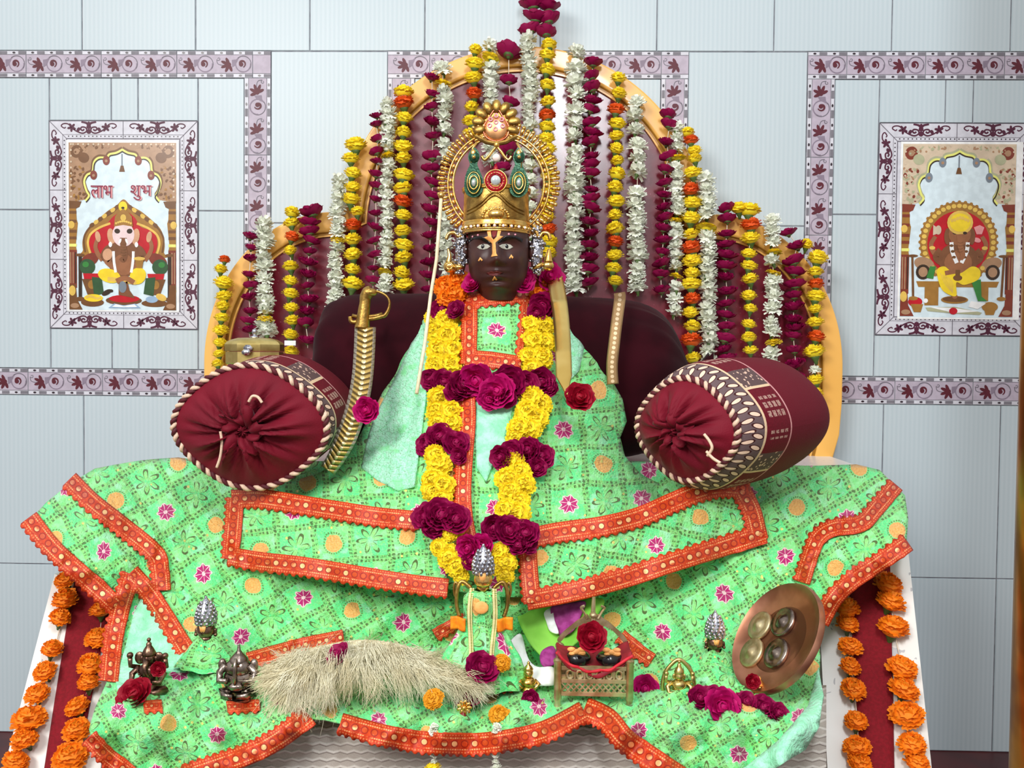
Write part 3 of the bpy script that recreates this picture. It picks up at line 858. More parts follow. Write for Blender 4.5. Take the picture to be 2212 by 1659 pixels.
TPR, qR = picture(picture_right, PR, 'framed tile picture without lettering, elephant-headed deity before a round red halo')
def lettering(txt, x0, x1, y0, y1):
    cu = bpy.data.curves.new('letters', 'FONT'); cu.body = txt; cu.extrude = 0; cu.resolution_u = 6
    ob = bpy.data.objects.new('letters', cu); COL.objects.link(ob)
    bpy.context.view_layer.update()
    me = bpy.data.meshes.new_from_object(ob.evaluated_get(bpy.context.evaluated_depsgraph_get()))
    bpy.data.objects.remove(ob)
    xs = [v.co.x for v in me.vertices]; ys = [v.co.y for v in me.vertices]
    a, b, c, d = min(xs), max(xs), min(ys), max(ys)
    mb = MB()
    for dx, dy, z, m in ((10, 3, .0037, 1), (0, 0, .0040, 0)):
        mb.add([Vector(qL(x0+dx+(v.co.x-a)/(b-a)*(x1-x0), y1+dy-(v.co.y-c)/(d-c)*(y1-y0), z)) for v in me.vertices], [list(p.vertices) for p in me.polygons], m)
    o = part('lettering', mb, [PMAT[PK.index('plum')], PMAT[PK.index('rose')]], TPL, False, 'red painted word')
    bpy.data.meshes.remove(me); return o
lettering('\u0932\u093e\u092d', 292, 490, 463, 576)
lettering('\u0936\u0941\u092d', 652, 842, 460, 594)
# ------------------------------------------------------------------ floor and brass pillar
mb = MB(); mb.box((0, -1.6, -.02), 2.2, 1.66, .02); struct('floor', mb, [M_['floor']])
pl = P(2213, 850, 1.45)
mb = MB()
rows = []
for k in range(25):
    z = 2.4*k/24; rows.append([(pl.x+.075+.075*math.cos(2*PI*j/28)*1.0, pl.y+.075*math.sin(2*PI*j/28), z) for j in range(28)])
mb.grid(rows, closeu=True)
t = thing('brass_pillar', 'tall polished brass pillar at the edge of the tiled wall', 'pillar', (pl.x+.075, pl.y, 0))
part('shaft', mb, M_['pillar'], t)
mb = MB(); mb.lathe([(.1, 0), (.1, .03), (.088, .04), (.088, .06), (.076, .075)], (pl.x+.075, pl.y, 0), n=28); part('base', mb, M_['pillar'], t)
# ------------------------------------------------------------------ throne back: scalloped board
SB = 2.37/F
bo = P(1128, 495, 2.37)                       # centre of the big arch on the board's face
def bxy(x, y): return (bo.x+(x-1128)*SB, bo.z-(y-495)*SB)
def outline(rc, rx, ry):
    pts = []
    # left foot up the left lobe
    a_end = None
    lobeL = [(720-rx*math.cos(t), 790-ry*math.sin(t)) for t in [i*PI/2/40 for i in range(41)]]
    lobeR = [(1535+rx*math.cos(t), 790-ry*math.sin(t)) for t in [i*PI/2/40 for i in range(41)]]
    arc = [(1128-rc*math.cos(t), 495-rc*math.sin(t)) for t in [i*PI/100 for i in range(101)]]
    inside = lambda p: (p[0]-1128)**2+(p[1]-495)**2 < rc*rc
    L = [p for p in lobeL if not inside(p)]; Rr = [p for p in lobeR if not inside(p)]
    inl = lambda p, cx, s: ((p[0]-cx)/rx)**2+((p[1]-790)/ry)**2 < 1 and p[1] < 790
    A = [p for p in arc if not inl(p, 720, -1) and not inl(p, 1535, 1) and p[1] < 495]
    foot = [(720-rx, 990), (720-rx*1.0, 940), (720-rx*1.0, 860)]
    footR = [(1535+rx*.93, 990), (1535+rx*.985, 930), (1535+rx*1.0, 860)]
    return foot+L+A+Rr[::-1]+footR[::-1]
def resample(pts, n):
    d = [0]
    for a, b in zip(pts, pts[1:]): d.append(d[-1]+math.dist(a, b))
    out = []; k = 0
    for i in range(n):
        t = d[-1]*i/(n-1)
        while k < len(d)-2 and d[k+1] < t: k += 1
        q = (t-d[k])/max(1e-9, d[k+1]-d[k]); out.append((pts[k][0]+(pts[k+1][0]-pts[k][0])*q, pts[k][1]+(pts[k+1][1]-pts[k][1])*q))
    return out
N_ = 260
def split3(o):
    """resample the three scallops separately so their corners stay matched"""
    # corners are the two places where the direction turns sharply inwards
    best = []
    for i in range(3, len(o)-3):
        ax, ay = o[i][0]-o[i-1][0], o[i][1]-o[i-1][1]; bx, by = o[i+1][0]-o[i][0], o[i+1][1]-o[i][1]
        best.append((ax*by-ay*bx, i))
    cr = [(c/(1e-6+math.dist(o[i], o[i-1])*math.dist(o[i], o[i+1])), i) for c, i in best]
    cr.sort(); i1, i2 = sorted([cr[0][1], next(i for c, i in cr[1:] if abs(i-cr[0][1]) > 20)])
    return resample(o[:i1+1], 80)+resample(o[i1:i2+1], 140)[1:]+resample(o[i2:], 80)[1:]
prof = [(0, .055), (0, .004), (.015, .001), (.04, 0), (.08, 0), (.40, 0), (.68, 0), (.74, .0005), (.79, .003), (.84, .010), (.90, .010), (.93, .004), (1.0, .004), (1.0, .02)]
OUT = split3(outline(390, 283, 330)); INN = split3(outline(337, 230, 277))
cx = sum(p[0] for p in OUT)/len(OUT)
back = thing('throne_backrest', 'tall scalloped throne back, maroon panel in an ochre rim', 'throne back', (bo.x, bo.y+.03, EZ-.24))
rows = []
yf = bo.y
for (k, dp) in prof:
    rows.append([(lambda q: (q[0], yf+dp, q[1]))(bxy(a[0]+(b[0]-a[0])*k, a[1]+(b[1]-a[1])*k)) for a, b in zip(OUT, INN)])
mb2 = MB(); mb2.grid([r for r in rows], 0)
for i in range(len(mb2.f)): mb2.m[i] = 1 if (i//(len(OUT)-1)) in (8, 9, 10) else 0
part('rim', mb2, [M_['rim'], M_['groove']], back, True, sharp=40)
mb = MB()
pts = [(lambda q: Vector((q[0], yf+.012, q[1])))(bxy(*p)) for p in INN]
mb.prism(pts, (0, .03, 0)); part('panel', mb, M_['panel'], back, False)
mb = MB(); mb.prism([(lambda q: Vector((q[0], yf+.050, q[1])))(bxy(*p)) for p in OUT], (0, .012, 0)); part('back_board', mb, M_['groove'], back, False)
# ------------------------------------------------------------------ marble platform
HP = .235
zp = EZ-HP-.014
plat = thing('throne_platform', 'white marble platform with sloping arms that carries the draped throne', 'platform', (0, -.6, 0))
xl = P(345, 1000, 2.03).x; xr = P(1905, 1000, 2.03).x
mb = MB(); mb.box(((xl+xr)/2, -.205, zp-.02), (xr-xl)/2, .20, .02, bev=.004); part('top_slab', mb, M_['marble'], plat, sharp=40)
mb = MB(); mb.box(((xl+xr)/2, -.205, (zp-.04)/2), (xr-xl)/2-.02, .19, (zp-.04)/2); part('body', mb, M_['marble'], plat, False)
def arm_pt(A, u, v):
    a, b, c, d = A
    return (a+(b-a)*u)+((c+(d-c)*u)-(a+(b-a)*u))*v
def arm(c0, c1, e0, e1):
    """sloping marble arm; c* back-top pixels (left, right), e* front-bottom pixels"""
    dT, dB = 1.72, 1.46
    a, b = P(*c0, dT), P(*c1, dT); c, d = P(*e0, dB), P(*e1, dB)
    A = (a, b, c, d)
    rows = []
    T = [[arm_pt(A, u/4, v/12) for u in range(5)] for v in range(13)]
    rows.append([Vector((p.x, -.53, p.z)) for p in T[0]])
    rows += T
    rows.append([Vector((p.x, p.y, 0)) for p in T[-1]])
    mb = MB(); mb.grid(rows)
    for k in (0, 4):
        col = [r[k] for r in rows]; mb.grid([col, [Vector((p.x, p.y, 0)) for p in col]] if k else [[Vector((p.x, p.y, 0)) for p in col], col])
    part('arm', mb, M_['marble'], plat, True, sharp=40)
    return a, b, c, d
armL = arm((118, 1240), (262, 1300), (-28, 1800), (200, 1800))
armR = arm((1768, 1300), (1962, 1190), (1795, 1800), (2028, 1800))
def carpet(A, u0, u1, w0, w1, label):
    mb = MB(); rows = []
    nrm = (A[2]-A[0]).cross(A[1]-A[0]).normalized()
    if nrm.y > 0: nrm = -nrm
    for i in range(30):
        v = i/29*.97
        uu0 = u0+(w0-u0)*v; uu1 = u1+(w1-u1)*v
        rows.append([arm_pt(A, uu0+(uu1-uu0)*j/5, v)+nrm*(.003+.001*noise.noise((j*3, i*.5, 0))) for j in range(6)])
    mb.grid(rows)
    o = part('carpet_runner', mb, M_['carpet']); solid(o, .004, 0)
    tag(o, label, 'carpet', 'red carpet strips on the throne arms'); return o
carpet(armL, .30, .86, .46, .72, 'red carpet strip down the marble arm farthest from the brass pillar')
carpet(armR, .34, .80, .32, .60, 'red carpet strip down the marble arm beside the copper plate')
# ------------------------------------------------------------------ depth of the draped cloth, metres from the camera's plane
BASE = [(955, 2.40), (985, 2.10), (1000, 2.00), (1060, 1.885), (1120, 1.79), (1200, 1.70), (1300, 1.63), (1400, 1.56), (1440, 1.50), (1500, 1.40), (1550, 1.315), (1580, 1.29), (1660, 1.275), (1720, 1.27)]
def fold(px, py, sc=1.0, seed=0):
    return sc*(.5*noise.noise((px*.012, py*.010, seed))+.3*noise.noise((px*.03, py*.022, seed+5))+.12*noise.noise((px*.08, py*.07, seed+9)))
def baseD(px, py):
    d = lerp_tab(BASE, py)
    w = math.exp(-((px-1060)/330)**2)*min(1, max(0, (1430-py)/120))*min(1, max(0, (py-960)/60))
    return d-.09*w
def drape(px, py):
    a = min(1, max(0, (py-990)/60))
    return baseD(px, py)-.016+fold(px, py, .044*a)
ROBE = [(620, 965, 1155, 1.93, .05), (650, 938, 1175, 1.90, .09), (700, 908, 1238, 1.85, .15), (790, 855, 1298, 1.77, .20), (870, 815, 1348, 1.71, .24), (940, 772, 1356, 1.66, .26),
        (1000, 690, 1372, 1.61, .27), (1060, 600, 1432, 1.57, .28), (1120, 500, 1540, 1.54, .26), (1200, 470, 1640, 1.51, .2), (1320, 470, 1650, 1.49, .12)]
def robe_row(py):
    for a, b in zip(ROBE, ROBE[1:]):
        if py <= b[0]:
            k = max(0, (py-a[0])/(b[0]-a[0])); k2 = k*k*(3-2*k)*.5+k*.5
            return [a[i]+(b[i]-a[i])*k2 for i in range(1, 5)]
    return list(ROBE[-1][1:])
def robeD(px, py, f=1):
    xl_, xr_, dc, st = robe_row(py)
    c = 1062
    t = (px-c)/(xr_-c) if px > c else (c-px)/(c-xl_)
    t = min(1.25, abs(t))
    return dc+st*t**2.3+fold(px, py*.35, .022*min(1, t*1.5), 3)*f
def topD(px, py):
    d = drape(px, py)
    xl_, xr_, dc, st = robe_row(py)
    if py < 1340 and xl_-10 < px < xr_+10 and py > 640: d = min(d, robeD(px, py))
    return d
# ------------------------------------------------------------------ cloth from an outline in the photo and a depth
def cloth_mesh(outl, D, step=11, ang=0.0, cell=78.0, mirror=False):
    pts = dense(outl+[outl[0]], step)[:-1]
    xs = [p[0] for p in pts]; ys = [p[1] for p in pts]
    n = len(pts)
    V = [Vector(p) for p in pts]; E_ = [(i, (i+1) % n) for i in range(n)]
    def inside(x, y):
        c = False; j = n-1
        for i in range(n):
            if (pts[i][1] > y) != (pts[j][1] > y) and x < (pts[j][0]-pts[i][0])*(y-pts[i][1])/(pts[j][1]-pts[i][1])+pts[i][0]: c = not c
            j = i
        return c
    y = min(ys)+step*.5; r = 0
    while y < max(ys):
        x = min(xs)+step*(.5 if r % 2 else 0)+.3
        while x < max(xs):
            if inside(x, y) and min((x-p[0])**2+(y-p[1])**2 for p in pts) > (step*.45)**2: V.append(Vector((x, y)))
            x += step
        y += step*.87; r += 1
    vo, eo, fo, *_ = geometry.delaunay_2d_cdt(V, E_, [], 1, 1e-4)
    ca, sa = math.cos(ang), math.sin(ang)
    mb = MB()
    P3 = [P(v.x, v.y, D(v.x, v.y)) for v in vo]
    UV = [((v.x*ca-v.y*sa)/cell, -(v.x*sa+v.y*ca)/cell) for v in vo]
    fs = []
    for f in fo:
        a, b, c = (vo[k] for k in f[:3])
        # photo y runs down: make the normals face the camera
        if (b.x-a.x)*(c.y-a.y)-(b.y-a.y)*(c.x-a.x) > 0: f = list(f)[::-1]
        fs.append(list(f))
    mb.add(P3, fs, 0, UV)
    return mb
def cloth(name, outl, D, parent=None, ang=0.0, mats=None, t=.003, step=11, cell=78.0):
    o = part(name, cloth_mesh(outl, D, step, ang, cell), mats or [M_['cloth']], parent)
    solid(o, t, -1)
    return o
def ribbon(pts, w, D, parent, off=.006, teeth=(0, 1), name='trim', m=None, step=5, tl=5.0, tilt=0.0):
    """toothed ribbon laid along photo points over the surface D"""
    pts = dense(pts, step)
    n = len(pts); rows = []; uvs = []; L = 0
    nn = []
    for i in range(n):
        a = pts[max(0, i-2)]; b = pts[min(n-1, i+2)]
        q = math.dist(a, b) or 1; nn.append((-(b[1]-a[1])/q, (b[0]-a[0])/q))
    for i in range(n):
        if i: L += math.dist(pts[i], pts[i-1])
        tooth = tl if (i % 4) in (1, 2) else 0
        row = []; ur = []
        for k, v in enumerate((0, .1, .3, .5, .7, .9, 1)):
            e = (v-.5)*w
            if k == 0 and teeth[0]: e -= tooth
            if k == 6 and teeth[1]: e += tooth
            x, y = pts[i][0]+nn[i][0]*e, pts[i][1]+nn[i][1]*e
            row.append(P(x, y, D(x, y)-off-.0015*math.sin(PI*v))); ur.append((L/w, v))
        rows.append(row); uvs.append(ur)
    mb = MB(); mb.grid(rows, 0, uvs)
    # orient to the camera
    f = mb.f[0]; a, b, c = (Vector(mb.v[k]) for k in f[:3])
    if (b-a).cross(c-a).dot(EYE-a) < 0:
        mb.f = [g[::-1] for g in mb.f]; mb.uv = {k: q[::-1] for k, q in mb.uv.items()}
    o = part(name, mb, [m or M_['trim']], parent); solid(o, .002, -1)
    return o
# ------------------------------------------------------------------ the big altar cloth over platform and shelf
cloth_pts = catmull([(385, 988), (300, 995), (205, 1012)], 4)+[(150, 1045), (100, 1085), (70, 1118), (150, 1215), (245, 1300), (246, 1380), (232, 1470), (205, 1530), (192, 1575), (205, 1625), (262, 1700), (400, 1700), (480, 1655), (560, 1610), (650, 1548), (700, 1552), (800, 1578), (900, 1596), (1000, 1603),
             (1090, 1594), (1170, 1575), (1255, 1535), (1290, 1545), (1330, 1585), (1380, 1630), (1480, 1700), (1560, 1700), (1640, 1640), (1720, 1560), (1768, 1500), (1772, 1420), (1766, 1345), (1800, 1300), (1880, 1240), (1958, 1175), (1962, 1120), (1955, 1070), (1900, 1015), (1850, 1003), (1760, 1006), (1640, 1004), (1560, 1000), (1480, 998), (1360, 996), (1060, 996), (700, 996), (520, 996), (430, 994)]
altar = thing('altar_cloth', 'large green embroidered cloth spread over the platform, hanging over its front edge', 'cloth', P(1060, 1500, 1.40))
def altarD(px, py):
    d = drape(px, py)
    # sleeve-like ends billow out over the arms
    for cx_, s in ((150, 1), (1900, 1)):
        w = math.exp(-((px-cx_)/170)**2-((py-1170)/130)**2); d -= .11*w
    # gathered mounds round the two little crowned heads
    for cx_, cy_ in ((440, 1400), (1540, 1430)):
        w = math.exp(-((px-cx_)/70)**2-((py-cy_)/48)**2); d -= .05*w
    # slanting pleats that run down from the lap to the shelf
    w = min(1, max(0, (py-1215)/60))*min(1, max(0, (1440-py)/50))
    if w > 0:
        ph = (px+.95*py) if px < 1000 else (px-.95*py)
        d += w*.016*(abs(math.sin(ph*.021+1.2*noise.noise((px*.006, py*.006, 2))))-.5)
    # fan of pleats below the two gathered mounds
    for cx_, cy_ in ((430, 1452), (1550, 1462)):
        q = math.hypot(px-cx_, py-cy_)
        if py > cy_ and q < 230: d += .024*math.sin(13*math.atan2(py-cy_, px-cx_)+1.5*noise.noise((px*.01, py*.01, 6)))*min(1, q/60)*(1-q/230)
    # pleats that fall over the front edge
    if py > 1490: d += .012*math.sin(px*.05+math.sin(py*.02)*2)*min(1, (py-1490)/60)
    return d
cloth('sheet', cloth_pts, altarD, altar, ang=.55)
trims = [([(150, 1035), (200, 1085), (270, 1140), (335, 1195), (346, 1230), (350, 1275)], 40), ([(62, 1118), (110, 1180), (180, 1245), (250, 1308)], 42),
         ([(284, 1240), (262, 1310), (246, 1380), (236, 1470)], 40), ([(283, 1236), (325, 1285), (365, 1345), (402, 1405)], 40),
         ([(192, 1592), (228, 1630), (268, 1662), (330, 1712)], 38), ([(668, 1545), (600, 1597), (530, 1632), (420, 1670), (380, 1690)], 46),
         ([(735, 1562), (830, 1588), (920, 1603), (1010, 1607), (1100, 1598), (1180, 1578), (1262, 1536)], 46), ([(1262, 1530), (1310, 1552), (1350, 1598), (1410, 1640), (1500, 1700)], 50),
         ([(1936, 1047), (1895, 1095), (1860, 1130), (1800, 1140), (1768, 1160), (1750, 1200), (1732, 1258)], 36), ([(1962, 1172), (1900, 1215), (1840, 1255), (1800, 1295), (1772, 1345)], 40),
         ([(535, 1425), (620, 1402), (680, 1388), (742, 1376)], 32), ([(1340, 1372), (1375, 1402), (1408, 1425)], 30), ([(940, 1372), (1000, 1340), (1060, 1330)], 26), ([(985, 1475), (1050, 1478), (1110, 1470)], 36),
         ([(310, 1525), (350, 1522)], 24), ([(490, 1526), (560, 1522)], 24)]
for q, w in trims: ribbon(catmull(q, 6), w, altarD, altar, .008)
# mint lining that shows where the front edge turns under
lin_o = [(1600, 1665), (1680, 1600), (1745, 1525), (1768, 1440), (1778, 1500), (1770, 1570), (1740, 1620), (1660, 1668), (1630, 1700), (1560, 1700)]
o = cloth('turned_lining', lin_o, lambda x, y: altarD(x, y)-.02, altar, mats=[M_['mint']]); o['label'] = 'plain mint underside'
lin2 = [(322, 1262), (350, 1300), (380, 1360), (400, 1420), (402, 1450), (330, 1450), (255, 1490), (250, 1470), (270, 1400), (290, 1320)]
o = cloth('turned_lining', lin2, lambda x, y: altarD(x, y)-.007, altar, mats=[M_['mint']]); o['label'] = 'plain mint underside'
# brocade under everything, hanging down the front
mb = MB(); rows = []; uvs = []
for i in range(26):
    py = 1480+i*14
    rows.append([]); uvs.append([])
    for j in range(101):
        px = 225+j*15.6
        d = lerp_tab([(1400, 1.56), (1480, 1.445), (1560, 1.335), (1585, 1.318), (1700, 1.30), (1860, 1.29)], py)+.006*math.sin(px*.03)*min(1, max(0, (py-1540)/60))
        rows[-1].append(P(px, py, d+.012)); uvs[-1].append((px/30, -py/17))
mb.grid(rows, 0, uvs); mb.f = [f[::-1] for f in mb.f]; mb.uv = {k: q[::-1] for k, q in mb.uv.items()}
o = part('brocade_cloth', mb, [M_['brocade']]); solid(o, .003, -1)
tag(o, 'silver grey brocade cloth hanging down the front below the green cloth', 'cloth')
# wooden shelf and steps hidden under the cloths carry the load
mb = MB()
fr = P(1000, 1560, 1.36); zz = fr.z-.04
mb.box((-.09, (fr.y-.54)/2, zz/2), .50, (-.54-fr.y)/2, zz/2); part('shelf', mb, M_['marble'], plat, False)
# ------------------------------------------------------------------ flowers (radius 1, stem towards -z)
def marigold(seed, mats, sq=.66, calyx=True):
    r = random.Random(seed); mb = MB()
    mb.ball((0, 0, 0), .78, .78, .78*sq, 12, 8, 0)
    for el, n in ((-18, 14), (2, 16), (22, 15), (40, 12), (58, 9), (75, 5), (88, 2)):
        for k in range(n):
            a = 2*PI*(k+r.uniform(-.3, .3))/n; e = math.radians(el+r.uniform(-7, 7))
            d = Vector((math.cos(e)*math.cos(a), math.cos(e)*math.sin(a), math.sin(e)))
            t = Vector((-math.sin(a), math.cos(a), 0)); u = d.cross(t)
            if u.z < 0: u = -u
            w = r.uniform(.17, .26); L = r.uniform(.9, 1.08); c = r.uniform(-.05, .14)
            q = [d*.55-t*w*.5, d*.55+t*w*.5, d*(L*.86)-t*w+u*c, d*(L*.9)+u*(c+.07), d*(L*.86)+t*w+u*c,
                 d*L-t*w*.75+u*(c+.1), d*(L-.07)+u*(c+.13), d*L+t*w*.75+u*(c+.1)]
            mb.add([(v.x, v.y, v.z*sq) for v in q], [[0, 1, 4, 3], [0, 3, 2], [2, 3, 6, 5], [3, 4, 7, 6]], 0)
    if calyx:
        mb.lathe([(.0, -1.12), (.13, -1.08), (.17, -.86), (.3, -.62), (.42, -.42), (.3, -.3)], n=10, mat=1)
    return mb.mesh('marigold', mats)
def daisy(seed, mats, sq=.55):
    r = random.Random(seed); mb = MB()
    mb.ball((0, 0, 0), .45, .45, .3, 8, 6, 0)
    for el, n, L0 in ((-14, 12, 1), (6, 13, 1), (24, 11, .95), (44, 9, .85), (66, 6, .7)):
        for k in range(n):
            a = 2*PI*(k+r.uniform(-.35, .35))/n; e = math.radians(el+r.uniform(-9, 9))
            d = Vector((math.cos(e)*math.cos(a), math.cos(e)*math.sin(a), math.sin(e)))
            t = Vector((-math.sin(a), math.cos(a), 0)); u = d.cross(t)
            if u.z < 0: u = -u
            w = r.uniform(.19, .27); L = L0*r.uniform(.82, 1.05); c = r.uniform(-.12, .16)
            q = [d*.2-t*.08, d*.2+t*.08, d*L*.62-t*w, d*L*.64+u*.08, d*L*.62+t*w, d*L-t*w*.85+u*c, d*(L*.98)+u*(c+.09), d*L+t*w*.85+u*(c+.02)]
            mb.add([(v.x, v.y, v.z*sq/.55) for v in q], [[0, 1, 4, 3], [0, 3, 2], [2, 3, 6, 5], [3, 4, 7, 6]], 0)
    mb.lathe([(.0, -.62), (.1, -.6), (.13, -.42), (.26, -.22), (.2, -.1)], n=8, mat=1)
    return mb.mesh('chrysanthemum', mats)
def rose(seed, mats, sq=.8, op=1.0):
    r = random.Random(seed); mb = MB()
    mb.ball((0, 0, -.05), .4, .4, .42, 10, 6, 0)
    for lay, (n, r0, h0, h1, fl) in enumerate(((5, .92, -.45, .38, .5), (5, .78, -.42, .5, .35), (4, .58, -.35, .58, .2), (3, .38, -.2, .62, .08), (2, .2, 0, .64, 0))):
        for k in range(n):
            a0 = 2*PI*(k+r.uniform(-.2, .2))/n+lay*.5; wd = 2*PI/n*.72
            rows = []
            for i in range(5):
                s = i/4; row = []
                for j in range(7):
                    q = j/6-.5
                    a = a0+q*2*wd*(.55+.45*math.sin(PI*min(1, s*.8+.15)))
                    rad = r0*(.35+.65*math.sin(PI*.5*min(1, s*1.5)))+fl*op*max(0, s-.55)*.9
                    z = h0+(h1-h0)*s*(1-.5*abs(q)**2*2.2*s)-fl*op*.35*max(0, s-.7)
                    rad += r.uniform(-.03, .03)+.05*math.sin(9*q+k)*s
                    row.append(Vector((rad*math.cos(a), rad*math.sin(a), (z+r.uniform(-.03, .03))*sq)))
                rows.append(row)
            mb.grid(rows, 0)
    mb.lathe([(.0, -.8*sq), (.12, -.76*sq), (.2, -.55*sq), (.45, -.42*sq), (.3, -.3*sq)], n=8, mat=1)
    return mb.mesh('rose', mats)
cx_ = M_['calyx']
FL = {'Y': [marigold(i, [M_['yellow'], cx_]) for i in range(4)], 'O': [marigold(i+10, [M_['deeporange'], cx_]) for i in range(3)],
      'A': [marigold(i+20, [M_['orange'], cx_], .74) for i in range(3)], 'C': [marigold(i+30, [M_['ochre'], cx_]) for i in range(2)],
      'y': [marigold(i+40, [M_['yellow'], cx_], .9, False) for i in range(3)], 'o': [marigold(50, [M_['orange'], cx_], .9, False)],
      'W': [daisy(i, [M_['white'], cx_]) for i in range(4)], 'V': [daisy(i+8, [M_['yellow'], cx_], .35) for i in range(2)],
      'M': [rose(i, [M_['magenta'], cx_], .72, .8) for i in range(4)], 'P': [rose(i+9, [M_['pinkrose'], cx_], .8) for i in range(2)], 'R': [rose(i+15, [M_['crimson'], cx_], .7) for i in range(2)]}
FN = {'Y': 'marigold', 'O': 'orange_marigold', 'A': 'marigold', 'C': 'marigold', 'y': 'marigold', 'o': 'orange_marigold', 'W': 'chrysanthemum', 'V': 'yellow_chrysanthemum', 'M': 'rose', 'P': 'rose', 'R': 'rose'}
def bloom(k, pos, rad, parent=None, up=(0, 0, 1), tilt=.25, sc=(1, 1, 1), rr=R, name=None):
    o = bpy.data.objects.new(name or FN[k], rr.choice(FL[k])); COL.objects.link(o)
    z = Vector(up)+Vector((rr.uniform(-tilt, tilt), rr.uniform(-tilt, tilt), rr.uniform(-tilt, tilt)*.4)); z.normalize()
    q = z.to_track_quat('Z', 'Y').to_matrix() @ Matrix.Rotation(rr.uniform(0, 6.28), 3, 'Z')
    s = Matrix.Diagonal((rad*sc[0], rad*sc[1], rad*sc[2]))
    if parent: o.parent = parent
    o.matrix_parent_inverse = Matrix.Identity(4)
    M = (q @ s).to_4x4(); M.translation = Vector(pos)-(world(parent) if parent else Vector((0, 0, 0)))
    o.matrix_basis = M
    return o
def garland(label, seq, group, d=2.335, rad=20, cat='garland', sc=None, name='flower_garland', up=(0, 0, 1), lift=0):
    """seq: (kind, x, y[, radius]) down the string"""
    top = P(seq[0][1], seq[0][2], d)
    t = thing(name, label, cat, top, group)
    pts = [P(s[1], s[2], d) for s in seq]
    a = pts[0]+Vector((0, .03, .012)); b = pts[-1]-Vector((0, 0, .02))
    mb = MB(); mb.tube([a]+pts+[b], .0011, 5); part('string', mb, M_['thread'], t)
    for s in seq:
        k = s[0]; r = (s[3] if len(s) > 3 else rad)*d/F*R.uniform(.94, 1.05)*{'W': 1.2, 'M': 1.22, 'V': 1.15}.get(k, 1.1)
        z = {'W': 1.2, 'V': .8, 'M': 1.05}.get(k, .98)
        bloom(k, P(s[1], s[2], d), r, t, up, .22 if k in 'YOA' else .35, (1, .82, z))
    return t
def S(k, x0, x1, ys, rad=None, over=None):
    """a straight string: kind k at heights ys, x running from x0 to x1; over = {index: kind}"""
    n = len(ys); out = []
    for i, y in enumerate(ys):
        kk = (over or {}).get(i, k); f = (y-ys[0])/max(1, ys[-1]-ys[0])
        q = [kk, x0+(x1-x0)*f+R.uniform(-3, 3), y]
        if rad: q.append(rad*R.uniform(.9, 1.1)*({'O': 1.1}.get(kk, 1)))
        out.append(tuple(q))
    return out
GG = 'garlands hung over the throne back'
